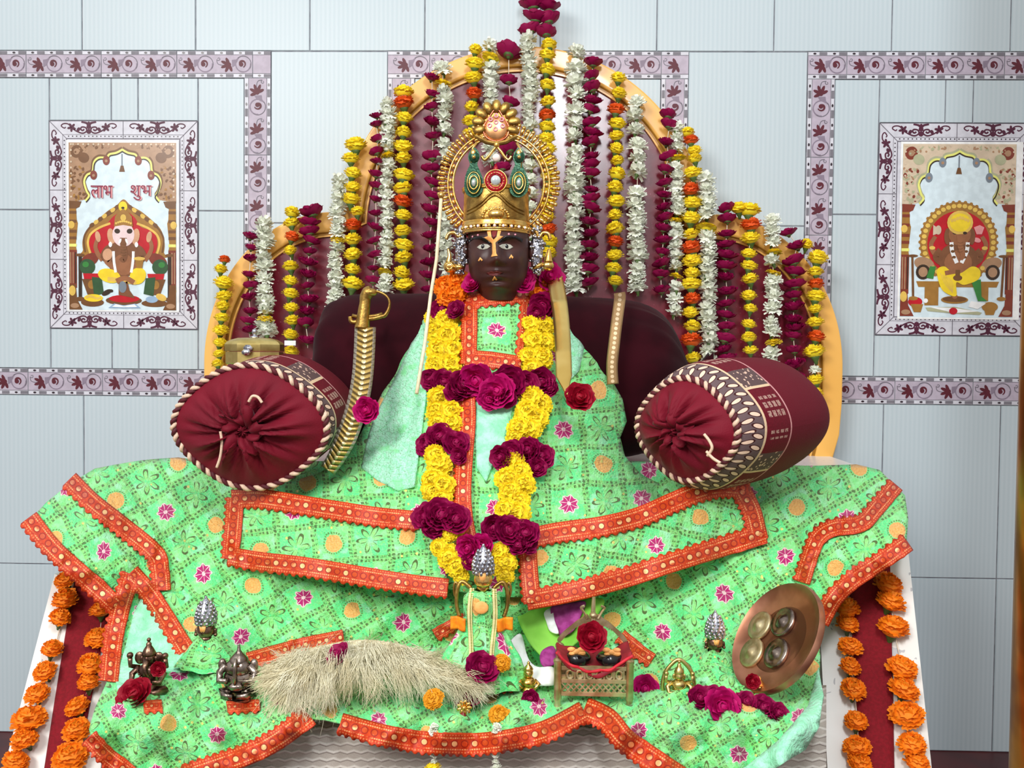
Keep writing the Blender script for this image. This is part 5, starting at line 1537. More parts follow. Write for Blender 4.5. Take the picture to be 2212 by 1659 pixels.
mb = MB(); mb.ball(Lt(0, 1, -6), 25*Lt.s, 7*Lt.s, 27*Lt.s, 20, 12); part('crest_face', mb, mat('rosy_gold', (214, 156, 104), .3, .9), C_)
mb = MB()
for x, z in ((0, 20), (-12, 12), (12, 12), (-14, -1), (0, 6), (14, -2), (-1, -9)):
    mb.tube([Lt(x+3.8*math.cos(k*PI/6), 8.5, z+3.8*math.sin(k*PI/6)) for k in range(12)], 1.5*Lt.s, 6, closed=True)
part('pink_stones', mb, M_['pinkstone'], C_)
# halo: beaded hoop with a fringe of golden drops
Lo = Loc(1077, 398, HD+.012)
def hpt(an, r, y=0): return Lo(r*1.0*math.cos(an), y, r*1.02*math.sin(an))
A0, A1 = -.98, PI+.90
mb = MB()
mb.tube([hpt(A0+(A1-A0)*k/90, 98) for k in range(91)], 3.0*Lo.s, 6); mb.tube([hpt(A0+(A1-A0)*k/90, 109) for k in range(91)], 2.6*Lo.s, 6)
halo = part('halo', mb, M_['gold'], ST)
mb = MB()
for k in range(34):
    an = A0+(A1-A0)*(k+.5)/34
    mb.ball(hpt(an, 103.5, 2), 3.4*Lo.s, 3.2*Lo.s, 6.4*Lo.s, 8, 6, M=Matrix.Rotation(-an, 3, 'Y'))
part('bead_row', mb, M_['gold'], halo)
mb = MB()
for k in range(58):
    an = A0+(A1-A0)*(k+.5)/58
    q = 121+2*math.sin(k*2.1)
    mb.ball(hpt(an, q, 1), 10.5*Lo.s, 4.2*Lo.s, 4.4*Lo.s, 8, 6, M=Matrix.Rotation(-an, 3, 'Y'))
    mb.ball(hpt(an, q+7, 2), 4.6*Lo.s, 4.2*Lo.s, 4.6*Lo.s, 8, 6)
    mb.tube([hpt(an, 110), hpt(an, 116)], 1.8*Lo.s, 5)
part('fringe_drops', mb, M_['gold'], halo)
# ------------------------------------------------------------------ ear ornaments
for s in (-1, 1):
    Le = Loc(996 if s < 0 else 1160, 540, HD-.01)
    mb = MB(); rg = random.Random(5+s)
    for k in range(80):
        z = rg.uniform(-52, 46); w = 13+4*math.sin(z*.15)
        mb.ball(Le(rg.uniform(-w, w), rg.uniform(-4, 7), z), rg.uniform(3, 5)*Le.s, n=6, m=5)
    mb.ball(Le(0, -2, 0), 13*Le.s, 6*Le.s, 54*Le.s, 12, 10)
    eo = part('ear_ornament', mb, M_['silver'], ST, label='silver beaded ear hanging')
    mb = MB()
    if s < 0:
        mb.tube([Le(q[0], 4, q[1]) for q in catmull([(-32, 22), (-26, 34), (-14, 36), (-4, 28), (4, 44), (10, 52)], 5)], 4*Le.s, 8)
        mb.tube([Le(q[0], 8, q[1]) for q in catmull([(-27, 2), (-24, -14), (-26, -28)], 5)], lambda t: (2+5*t)*Le.s, 8)
        mb.ball(Le(-24, 6, -36), 13*Le.s, 9*Le.s, 13*Le.s, 16, 10); mb.tube([Le(-12, 8, -38), Le(8, 8, -38)], [8*Le.s, 3*Le.s], 8)
        mb.tube([Le(-24+7*math.cos(k*PI/7), 14, -36+7*math.sin(k*PI/7)) for k in range(14)], 2*Le.s, 6, closed=True); mb.ball(Le(-24, 15, -36), 3*Le.s)
    else:
        mb.tube([Le(q[0], 4, q[1]) for q in catmull([(28, 22), (24, 34), (12, 36), (4, 26), (-4, 44), (-8, 54)], 5)], 4*Le.s, 8)
        mb.tube([Le(q[0], 8, q[1]) for q in catmull([(26, 2), (25, -10), (24, -26)], 5)], lambda t: (2+9*t)*Le.s, 8)
        mb.ball(Le(24, 8, -34), 13*Le.s, 9*Le.s, 11*Le.s, 16, 10); mb.tube([Le(14, 8, -30), Le(-8, 8, -40)], [5*Le.s, 3*Le.s], 8)
    part('gold_earring', mb, M_['gold'], eo)
# ------------------------------------------------------------------ green robe over the body and its orange trimmed stoles
LEFT = [(965, 640), (938, 655), (908, 700), (872, 760), (845, 810), (815, 870), (792, 910), (772, 950), (735, 990), (690, 1022), (600, 1048), (520, 1070)]
RIGHT = [(1155, 640), (1182, 662), (1238, 702), (1275, 750), (1310, 800), (1345, 862), (1354, 910), (1340, 945), (1350, 985), (1385, 1025), (1440, 1052), (1540, 1066)]
robe_o = LEFT[::-1]+[(1000, 636), (1060, 632), (1120, 634)]+RIGHT+[(1590, 1110), (1560, 1150), (1300, 1250), (1130, 1290), (1050, 1290), (960, 1270), (700, 1230), (530, 1180), (505, 1110)]
def robeDD(x, y): return robeD(x, y)-.004+.008*math.sin((x-1060)*.03+y*.004)*min(1, abs(x-1060)/180)
robe = cloth('robe', robe_o, robeDD, ST, ang=.06, cell=80)
# torso under the robe
mb = MB(); rows = []
for py in (610, 640, 680, 740, 800, 870, 940, 1000):
    x0, x1, dc, st = robe_row(py); row = []
    a, b, c = P(x0+14, py, dc+st+.02), P(x1-14, py, dc+st+.02), P(1062, py, dc+.05)
    for k in range(24):
        an = 2*PI*k/24; m_ = (a+b)*.5; row.append(m_+(b-a)*.46*math.cos(an)+Vector((0, (c.y-m_.y)*(math.sin(an) if math.sin(an) > 0 else .4*math.sin(an)), 0)))
    rows.append(row)
mb.grid(rows, closeu=True); part('torso', mb, M_['skin'], ST)
def rD(x, y): return topD(x, y)-.012
# gauze edge bands beside the front opening
def stole(name, o, off, ang):
    return cloth(name, o, lambda x, y: stD(x, y)-off, ST, ang=ang, cell=80)
def stD(x, y):
    """stoles hang free from the lap: a smooth surface lying over robe and cloth"""
    c = 1062; a = abs(x-c)
    d = lerp_tab([(1040, 1.565), (1100, 1.535), (1200, 1.49), (1320, 1.455)], y)
    d = d+.20*(a/560)**2-.004*math.sin(x*.035)+.006*noise.noise((x*.02, y*.02, 4))
    return min(d, altarD(x, y)-.012, robeDD(x, y)-.008 if a < 480 else 9)
sl = stole('stole', [(506, 1072), (600, 1078), (700, 1096), (800, 1114), (890, 1120), (900, 1112), (962, 1180), (966, 1286), (880, 1268), (760, 1250), (640, 1232), (560, 1222), (493, 1212), (498, 1150)], 0, .10)
for q, w in (([(493, 1200), (560, 1212), (650, 1222), (760, 1240), (870, 1258), (968, 1270)], 40), ([(508, 1075), (504, 1130), (497, 1208)], 36), ([(500, 1078), (560, 1076), (640, 1088), (740, 1104), (820, 1116), (905, 1124)], 40)):
    ribbon(catmull(q, 6), w, stD, sl, .006)
sr = stole('stole', [(1130, 1180), (1180, 1160), (1260, 1140), (1340, 1128), (1420, 1100), (1500, 1066), (1560, 1050), (1622, 1052), (1640, 1110), (1655, 1165), (1560, 1196), (1460, 1228), (1360, 1262), (1250, 1292), (1138, 1312), (1134, 1250)], 0, -.22)
for q, w in (([(1132, 1166), (1200, 1150), (1300, 1136), (1380, 1116), (1450, 1086), (1510, 1062), (1560, 1052), (1620, 1056)], 42), ([(1600, 1055), (1625, 1105), (1640, 1166)], 40), ([(1652, 1152), (1560, 1182), (1450, 1216), (1340, 1252), (1240, 1278), (1138, 1298)], 42), ([(1140, 1180), (1144, 1240), (1150, 1304)], 38)):
    ribbon(catmull(q, 6), w, stD, sr, .006)
def chD(x, y): return robeD(x, y, .4)-.018
ch = cloth('chest_panel', [(1002, 640), (1060, 632), (1148, 628), (1138, 700), (1122, 792), (1075, 800), (1060, 808), (1000, 790), (1000, 720)], chD, ST, ang=.04, cell=72)
for q, w in (([(1002, 648), (1070, 640), (1146, 634)], 34), ([(1014, 640), (1014, 710), (1012, 786)], 34), ([(1004, 772), (1060, 776), (1126, 786)], 34), ([(1136, 640), (1130, 700), (1122, 770)], 14)):
    ribbon(q, w, chD, ch, .005)
fr = cloth('front_facing', [(1030, 860), (1110, 862), (1104, 900), (1092, 960), (1066, 1000), (1050, 1040), (1030, 1010), (1026, 930)], lambda x, y: robeD(x, y, .3)-.010, ST, mats=[M_['mint']])
fr['label'] = 'plain mint inner cloth'
ribbon(catmull([(1006, 830), (1010, 900), (1004, 980), (1000, 1060), (1004, 1120), (1016, 1180)], 8), 36, lambda x, y: robeD(x, y, .3)-.012, robe, .004)
for nm, o in (('l', [(905, 705), (930, 690), (930, 760), (916, 880), (906, 960), (896, 1050), (860, 1060), (820, 1040), (780, 1010), (790, 960), (806, 905), (840, 840), (866, 790)]), ('r', [(1190, 690), (1236, 706), (1262, 750), (1252, 800), (1226, 826), (1206, 780)])):
    o = cloth('lace_edge', o, lambda x, y: robeDD(x, y)-.006-.004*math.sin(x*.14+y*.02), ST, mats=[M_['lace']], step=8)
    o['label'] = 'whitish mint lace'
# ------------------------------------------------------------------ the great flower garland round the neck
ng = thing('neck_garland', 'long neck garland of yellow marigold clumps between magenta roses', 'garland', P(1060, 1240, 1.46))
def gD(x, y): return robeD(x, y, .3) if y < 1100 else min(robeD(x, y, .3), stD(x, y))
SEQ = [('o', 990, 606, 24), ('o', 965, 622, 28), ('o', 985, 636, 26), ('o', 968, 648, 26), ('P', 1022, 610, 23), ('M', 955, 668, 24), ('M', 985, 670, 20),
       ('y', 942, 690, 26), ('y', 968, 694, 28), ('y', 945, 722, 26), ('y', 972, 728, 30), ('y', 950, 756, 28), ('y', 976, 762, 28), ('y', 944, 788, 26), ('y', 972, 792, 28),
       ('M', 930, 820, 22), ('M', 958, 826, 26), ('M', 1000, 832, 30), ('M', 985, 846, 24), ('P', 1030, 822, 34), ('P', 1075, 846, 34), ('P', 1056, 862, 22), ('M', 1100, 826, 34), ('M', 1136, 832, 28), ('M', 1168, 824, 28), ('M', 1186, 838, 18), ('M', 1095, 860, 20),
       ('y', 950, 862, 28), ('y', 945, 888, 26), ('y', 972, 892, 28), ('y', 950, 914, 26), ('y', 978, 916, 22),
       ('M', 922, 962, 24), ('M', 950, 944, 28), ('M', 985, 958, 28), ('M', 992, 984, 18), ('y', 940, 984, 24), ('y', 950, 1006, 28), ('y', 935, 1040, 26), ('y', 958, 1050, 26), ('y', 930, 1062, 22), ('y', 955, 1080, 24),
       ('M', 920, 1116, 30), ('M', 952, 1112, 34), ('M', 985, 1122, 30), ('M', 936, 1140, 24), ('y', 938, 1146, 14), ('y', 972, 1154, 18), ('y', 990, 1146, 14), ('y', 950, 1182, 20), ('y', 968, 1206, 24), ('y', 985, 1224, 24), ('y', 975, 1190, 16), ('y', 996, 1246, 18),
       ('P', 1128, 604, 26), ('P', 1186, 598, 30), ('o', 1168, 622, 22), ('o', 1160, 640, 20), ('o', 1180, 636, 18), ('M', 1172, 662, 28), ('M', 1160, 676, 20),
       ('y', 1145, 706, 24), ('y', 1172, 708, 26), ('y', 1150, 738, 26), ('y', 1178, 744, 26), ('y', 1140, 772, 22), ('y', 1168, 776, 28), ('y', 1150, 798, 24),
       ('y', 1150, 862, 28), ('y', 1168, 876, 26), ('y', 1138, 892, 28), ('y', 1160, 906, 26), ('y', 1122, 926, 26), ('y', 1146, 930, 26), ('y', 1112, 944, 20),
       ('M', 1082, 988, 24), ('M', 1106, 978, 26), ('M', 1140, 974, 28), ('M', 1168, 986, 28), ('M', 1160, 1010, 20), ('y', 1108, 1000, 26), ('y', 1122, 1022, 28), ('y', 1096, 1036, 28), ('y', 1132, 1048, 26), ('y', 1104, 1066, 28), ('y', 1120, 1084, 26), ('y', 1094, 1102, 26), ('y', 1120, 1112, 28),
       ('M', 1068, 1140, 26), ('M', 1098, 1146, 30), ('M', 1136, 1152, 28), ('M', 1120, 1178, 22), ('M', 1142, 1176, 20), ('P', 1012, 1184, 26), ('P', 1040, 1180, 24), ('M', 1018, 1212, 20), ('y', 1082, 1192, 22), ('y', 1094, 1216, 24), ('y', 1074, 1226, 20), ('y', 1092, 1244, 20)]
rg = random.Random(21)
for k, x, y, r in SEQ:
    d = gD(x, y)-.012-r*.00050-(.012 if k in 'MPR' else 0)-(.02 if y < 680 else 0)
    v = (EYE-P(x, y, d)).normalized()
    if k in 'yo': up = Vector((rg.uniform(-.5, .5), -1.0, .5+rg.uniform(-.3, .3)))
    else: up = Vector((rg.uniform(-.55, .55), -1.0, .35+rg.uniform(-.4, .4)))
    bloom(k, P(x, y, d), r*1.06*d/F, ng, up, .15, (1, 1, .95), rg)
mb = MB()
for pts in ([(985, 625), (958, 700), (960, 790), (965, 900), (950, 960), (945, 1060), (950, 1120), (990, 1240)], [(1165, 625), (1160, 740), (1155, 870), (1125, 985), (1112, 1080), (1105, 1150), (1085, 1240)]):
    mb.tube([P(x, y, gD(x, y)-.012) for x, y in catmull(pts, 4)], .002, 6)
part('string', mb, M_['thread'], ng)
# ------------------------------------------------------------------ things on and round the throne
def strip(name, pts, w, D, m, parent, t=.003, off=0, wfn=None):
    """flat band along photo points at depth D(x, y)"""
    pts = dense(catmull(pts, 8), 5); n = len(pts); rows = []; uvs = []; L = 0
    for i in range(n):
        a = pts[max(0, i-1)]; b = pts[min(n-1, i+1)]; q = math.dist(a, b) or 1
        if i: L += math.dist(pts[i], pts[i-1])
        nx, ny = -(b[1]-a[1])/q, (b[0]-a[0])/q; ww = w*(wfn(i/(n-1)) if wfn else 1); row = []; ur = []
        for k in range(7):
            v = k/6; x, y = pts[i][0]+nx*(v-.5)*ww, pts[i][1]+ny*(v-.5)*ww
            row.append(P(x, y, D(x, y)-off-.004*math.sin(PI*v))); ur.append((L/w, v))
        rows.append(row); uvs.append(ur)
    mb = MB(); mb.grid(rows, 0, uvs)
    a, b, c = (Vector(mb.v[k]) for k in mb.f[0][:3])
    if (b-a).cross(c-a).dot(EYE-a) < 0:
        mb.f = [g[::-1] for g in mb.f]; mb.uv = {k: q[::-1] for k, q in mb.uv.items()}
    o = part(name, mb, [m], parent); solid(o, t, -1); return o
# brass casket on top of the left bolster
Lb = Loc(550, 787, 1.80)
t = thing('brass_casket', 'small octagonal brass casket with domed lid standing on the maroon bolster', 'box', Lb(0, 0, 0))
def octo(r, z, sx=1.0, n=8):
    return [Lb(r*sx*math.cos(PI/8+k*PI/4), r*.72*math.sin(PI/8+k*PI/4), z) for k in range(n)]
mb = MB(); rows = [octo(60, 0), octo(63, 3), octo(63, 27)]; mb.grid(rows, closeu=True); mb.f.append(list(range(8))[::-1]); mb.m.append(0); mb.f.append([16+k for k in range(8)]); mb.m.append(0)
part('body', mb, M_['brass'], t, True, sharp=25)
mb = MB(); rows = [octo(64, 28), octo(65, 30), octo(65, 43), octo(61, 48), octo(52, 53), octo(36, 57), octo(12, 58), octo(.5, 58)]; mb.grid(rows, closeu=True)
lid = part('lid', mb, M_['brass'], t, True, sharp=25)
mb = MB(); mb.lathe([(9, 57), (10, 60), (4, 62), (4, 66), (6, 70), (5, 75), (.1, 78)], Lb(0, 0, 0), (Lb.s, 0, 0), (0, -Lb.s, 0), (0, 0, Lb.s), 16); part('knob', mb, M_['silver'], lid)
mb = MB(); mb.prism([Lb(x, 44, z) for x, z in ((-8, 28), (8, 28), (10, 36), (4, 42), (-4, 42), (-10, 36))], (0, -4*Lb.s, 0)); mb.ball(Lb(-3, 50, 26), 10*Lb.s, 6*Lb.s, 7*Lb.s, 12, 8)
part('clasp', mb, M_['silver'], t)
# curved sword
def swD(x, y): return lerp_tab([(620, 1.885), (700, 1.88), (800, 1.80), (900, 1.70), (960, 1.685), (1020, 1.70)], y)
t = thing('sword', 'curved sword in a gold scale scabbard leaning on the dark velvet bolster', 'sword', P(715, 1015, 1.72))
strip('scabbard', [(789, 706), (787, 760), (782, 820), (770, 880), (750, 940), (728, 985), (708, 1016)], 46, swD, M_['scabbard'], t, .006, wfn=lambda q: 1-.25*max(0, q-.7)/.3)
Ls = Loc(793, 660, 1.882)
mb = MB(); mb.tube([Ls(q[0], 2, q[1]) for q in catmull([(-10, -50), (-8, -28), (-6, -8), (-4, 6), (-3, 18), (3, 28), (10, 32)], 4)], lambda u: (17-3.5*math.sin(u*PI)*1.4 if u < .8 else 15-18*(u-.8))*Ls.s, 14)
mb.ball(Ls(6, 2, 28), 17*Ls.s, 14*Ls.s, 10*Ls.s)
hilt = part('hilt', mb, M_['goldrough'], t)
mb = MB(); mb.tube([Ls(q[0], 2, q[1]) for q in catmull([(-36, -24), (-34, -34), (-24, -36), (-6, -30), (14, -28), (30, -24), (40, -20), (48, -4), (48, 12), (38, 24), (20, 31), (8, 30)], 5)], lambda u: (5-2.2*min(1, max(0, (u-.5)*6)))*Ls.s, 8)
mb.tube([Ls(-32, 2, -22), Ls(-14, 2, -26), Ls(20, 2, -22), Ls(34, 2, -18)], 4*Ls.s, 8)
part('knuckle_guard', mb, M_['goldrough'], t)
# slim staff
t = thing('thin_staff', 'slender pale staff leaning upright beside the gold halo', 'staff', P(899, 850, 1.66))
mb = MB(); mb.tube([P(953, 425, 1.80), P(943, 560, 1.79), P(930, 640, 1.78), P(918, 740, 1.72), P(900, 850, 1.655)], .0034, 8); part('shaft', mb, M_['pale'], t)
mb = MB(); mb.ball(P(953, 422, 1.80), .006, .006, .008); part('tip', mb, M_['gold'], t)
# polished blade-like band at the shoulder, braid across the velvet bolster
t = tag(strip('gold_band', [(1198, 600), (1206, 640), (1213, 700), (1217, 770), (1219, 815), (1226, 852)], 35, lambda x, y: lerp_tab([(600, 1.96), (650, 1.87), (760, 1.735), (860, 1.66)], y), M_['brightgold'], None, .003, wfn=lambda q: 1 if q < .82 else 1-.75*(q-.82)/.18), 'polished plain gold band curving down beside the neck garland', 'band')
def vbD(x, y): return lerp_tab([(618, 2.12), (630, 2.05), (650, 1.985), (700, 1.948), (760, 1.93), (840, 1.925)], y)-.012
t = tag(strip('jewelled_braid', [(1338, 632), (1339, 645), (1333, 690), (1327, 740), (1322, 790), (1324, 830)], 25, vbD, M_['band'], None, .003), 'narrow jewelled gold braid laid over the dark velvet bolster', 'braid')
# cane chowrie: a whisk of long pale hair
def furD(x, y): return lerp_tab([(1370, 1.515), (1420, 1.46), (1480, 1.385), (1540, 1.335), (1600, 1.305)], y)-.03
t = thing('hair_whisk', 'whisk of long pale beige hair lying across the shelf', 'whisk', P(780, 1480, 1.37))
rg = random.Random(9)
spine = catmull([(604, 1448), (640, 1432), (690, 1424), (780, 1412), (870, 1420), (950, 1442), (1020, 1470)], 10)
mb = MB()
def strand(x, y, ang, ln, r, lift):
    pts = []; cx_, cy_ = x, y; a = ang; n = 7
    for i in range(n):
        f = i/(n-1)
        pts.append(P(cx_, cy_, furD(cx_, cy_)-lift*(1-.9*f**1.5)+.0))
        a += rg.uniform(-.22, .22)+(.05 if math.cos(a) > 0 else -.05)*0
        cx_ += math.cos(a)*ln/n; cy_ += math.sin(a)*ln/n
    mb.tube(pts, [r*(1-.75*i/(n-1)) for i in range(n)], 3)
def lock(u, y0, lift0, n, main, spread, ln):
    """a tapering lock: many hairs that start together and part towards the tip"""
    i = min(len(spine)-2, int(u*(len(spine)-1))); x, y = spine[i]
    y += y0; bend = rg.gauss(0, .35); bend2 = rg.gauss(0, .5)
    for k in range(n):
        cx_, cy_ = x+rg.gauss(0, 5), y+rg.gauss(0, 4); a = main+rg.gauss(0, spread); L_ = ln*rg.uniform(.6, 1.15); m = 9; pts = []
        l0 = lift0*rg.uniform(.7, 1.2); r = rg.uniform(.00028, .00062); w = rg.uniform(0, 6.28); wa = rg.uniform(.05, .22)
        for q in range(m):
            f = q/(m-1)
            pts.append(P(cx_, cy_, furD(cx_, cy_)-.004-l0*(1-.85*f**1.6)-.004*math.sin(f*5+w)))
            b = a+bend*f+bend2*f*f+wa*math.sin(f*7+w)
            cx_ += math.cos(b)*L_/m; cy_ += math.sin(b)*L_/m
        mb.tube(pts, [r*(1-.7*q/(m-1)) for q in range(m)], 3)
for k in range(420):
    u = rg.random(); env = math.sin(PI*min(1, max(.1, u*.9+.07)))**.5
    base_a = math.radians(lerp_tab([(0, 150), (.12, 132), (.25, 112), (.45, 92), (.62, 66), (.8, 36), (1, 6)], u))+rg.gauss(0, .28)
    y0 = rg.uniform(-30, 34)*env
    lock(u, y0, rg.uniform(.012, .06)*env+.006, 17, base_a, .10, rg.uniform(58, 105)*(.6+.5*env))
for k in range(120):      # stray wisps along the top and at both tips
    u = rg.random()
    lock(u, rg.uniform(-24, -6), rg.uniform(.02, .06), 6, math.radians(rg.choice((340, 350, 355, 20, 10, 160))), .2, rg.uniform(40, 80))
for k in range(34): lock(rg.uniform(.9, 1), rg.uniform(-14, 14), .02, 12, math.radians(rg.uniform(-10, 40)), .15, rg.uniform(50, 80))
for k in range(34): lock(rg.uniform(.05, .35), rg.uniform(10, 30), .012, 12, math.radians(rg.uniform(80, 118)), .12, rg.uniform(95, 140))
hair = part('hair', mb, M_['fur'], t)
mb = MB(); pts = [P(x, y, furD(x, y)-.006) for x, y in spine[4:-4:3]]
mb.tube(pts, lambda u: .006+.016*math.sin(PI*u), 12); core = part('core', mb, M_['fur'], t)
# ------------------------------------------------------------------ small metal figures
def frame(L): return dict(org=L(0, 0, 0), X=(L.s, 0, 0), Y=(0, -L.s, 0), Z=(0, 0, L.s))
def crownlet(mb, L, z0, h, w):
    """a cone-shaped silver crown embossed with scales"""
    prof = [(w*.92, z0), (w, z0+h*.1), (w*1.02, z0+h*.3), (w*.9, z0+h*.52), (w*.62, z0+h*.74), (w*.34, z0+h*.9), (w*.12, z0+h)]
    mb.lathe(catmull(prof, 3), n=24, **frame(L))
    for i in range(7):
        f = i/7; z = z0+h*(.06+f*.86); r = lerp_tab([(p[1], p[0]) for p in prof], z)
        m = max(4, int(12*r/w))
        for k in range(m):
            a = 2*PI*(k+.5*(i % 2))/m
            mb.ball(L(r*math.cos(a), r*math.sin(a), z), w*.18*L.s, w*.16*L.s, h*.085*L.s, 8, 6)
    mb.ball(L(0, 0, z0+h), w*.16*L.s, None, w*.2*L.s, 8, 6)
def tinyface(mb, L, cz, rx, rz):
    def f(p):
        q = 1
        if p.y > 0:
            q += .16*math.exp(-(p.x/.16)**2-((p.z+.1)/.28)**2)-.1*math.exp(-((abs(p.x)-.38)/.2)**2-((p.z-.15)/.14)**2)+.07*math.exp(-(p.x/.3)**2-((p.z+.5)/.1)**2)
        return q
    mb.ball(L(0, 0, cz), rx*L.s, -rx*L.s, rz*L.s, 28, 18, fn=f)
def small_crowned(px, py, d, label, facez, w, h, crown_h, k):
    L = Loc(px, py, d)
    t = thing('small_idol', label, 'idol', L(0, 0, -20))
    mb = MB(); tinyface(mb, L, facez, w*.96, w*.9); mb.lathe([(w*.6, facez-w*1.5), (w*.62, facez-w*.9), (w*.5, facez-w*.6)], n=20, **frame(L))
    for s in (-1, 1):
        mb.ball(L(s*w*.98, 0, facez-4), w*.2*L.s, None, w*.4*L.s); mb.ball(L(s*w*1.02, 2, facez-w*.5), w*.2*L.s)
    part('head', mb, M_['bronze'], t)
    mb = MB(); crownlet(mb, L, facez+w*.6, crown_h, w*1.02); part('crown', mb, M_['silver'], t)
    mb = MB(); mb.prism([L(x*w*.05, w*.98, facez+z) for x, z in ((-7, w*.62), (7, w*.62), (5, w*.1), (0, -w*.1), (-5, w*.1))], (0, -1.2*L.s, 0)); part('forehead_mark', mb, M_['peach'], t)
    mb = MB(); rows = []
    for i in range(12):
        f = i/11; z = facez-w*.85-f*h; row = []
        for kk in range(48):
            a = 2*PI*kk/48; r = w*(.8+2.3*f**.75)*(1+.08*f*math.sin(a*9+k))
            row.append(L(r*math.cos(a), r*.7*math.sin(a), z+3*math.sin(a*3+k)))
        rows.append(row)
    uv = [[(kk/48*3, i/11*1.3) for kk in range(48)] for i in range(12)]
    mb.grid(rows, 0, uv, closeu=True); mb.f = [f[::-1] for f in mb.f]; mb.uv = {kk: q[::-1] for kk, q in mb.uv.items()}
    part('wrap', mb, M_['cloth'], t); return t
small_crowned(445, 1360, 1.465, 'small crowned bronze head peeping from the green cloth above the squat silver figure', 0, 21, 62, 58, 1)
small_crowned(1544, 1388, 1.465, 'small crowned bronze head wrapped in green beside the copper plate', 0, 19, 66, 56, 2)
# centre figure
L = Loc(1042, 1440, 1.395)
t = thing('standing_idol', 'small standing figure in green with tall silver crown below the neck garland', 'idol', L(0, 0, -40))
mb = MB(); tinyface(mb, L, 192, 20, 21); mb.lathe([(13, 160), (14, 180), (12, 186)], n=16, **frame(L)); part('head', mb, M_['gold'], t)
mb = MB(); crownlet(mb, L, 204, 62, 22); part('crown', mb, M_['silver'], t)
mb = MB(); mb.prism([L(x, 20, z) for x, z in ((-8, 210), (8, 210), (6, 196), (0, 190), (-6, 196))], (0, -2*L.s, 0)); part('forehead_mark', mb, M_['peach'], t)
for s in (-1, 1):
    mb = MB()
    mb.tube([L(q[0]*s-2, q[1], q[2]) for q in catmull([(24, 0, 172), (44, -2, 186), (54, 0, 168), (55, 2, 136), (48, 6, 112)], 5)], 4.5*L.s, 10)
    mb.tube([L(s*58-2+4*math.cos(k*PI/6), -6, 168+16*math.sin(k*PI/6)) for k in range(12)], 3*L.s, 6, closed=True)
    part('arm', mb, M_['goldrough'], t)
mb = MB(); rows = []; uvs = []
for i, (z, r) in enumerate(catmull([(168, 22), (158, 36), (140, 40), (112, 38), (96, 42), (80, 50), (50, 66), (20, 82), (-10, 92), (-38, 98)], 3)):
    row = []
    for k in range(72):
        a = 2*PI*k/72; q = r*(1+(.05+.04*(i/27))*math.sin(a*11+.6*math.sin(a*2)))+2*noise.noise((a*2, z*.06, 2))
        row.append(L(q*math.cos(a)-2, q*.62*math.sin(a), z+3*noise.noise((a*3, z*.05, 8))))
    rows.append(row); uvs.append([(k/72*5, i/27*2.4) for k in range(72)])
mb.grid(rows, 0, uvs, closeu=True); mb.f = [f[::-1] for f in mb.f]; mb.uv = {k: q[::-1] for k, q in mb.uv.items()}
dress = part('dress', mb, [M_['cloth']], t)
def dressy(x, z): 
    r = lerp_tab([(-38, 98), (20, 82), (80, 50), (96, 42), (112, 38), (140, 40), (158, 36), (168, 22)], z)
    return .62*math.sqrt(max(9, r*r*1.2-x*x))+3
for s in (-1, 1):
    mb = MB()
    for k in range(64):
        z = 172-k*3.0; x = s*(24+3*math.sin(k*.1))-2+ (1 if s > 0 else 0)
        mb.ball(L(x, dressy(x, z)+1, z), 3.6*L.s, None, 2.6*L.s, 8, 6)
        mb.ball(L(x+5.5, dressy(x, z), z), 2.2*L.s, None, 1.9*L.s, 6, 5)
    part('bead_strand', mb, mat('pale_gold_bead', (226, 214, 150), .3, .3), t)
    mb = MB(); pts = []
    rows = []
    for i in range(7):
        rows.append([L(s*(34+k*5.6)-2, dressy(s*(34+k*4), 96)+3+2*math.sin(k*1.3), 112-i*4.6) for k in range(7)])
    mb.grid(rows); o = part('armlet', mb, M_['orange'], t, label='orange cloth tied at the waist'); solid(o, .003, 0)
rows = [[L(x, dressy(x, z)+2, z) for x in range(-14, 12, 3)] for z in range(128, 152, 3)]
mb = MB(); mb.ball(L(-2, dressy(0, 138)+0, 138), 16*L.s, 3*L.s, 14*L.s); part('peach_spot', mb, M_['peach'], dress)
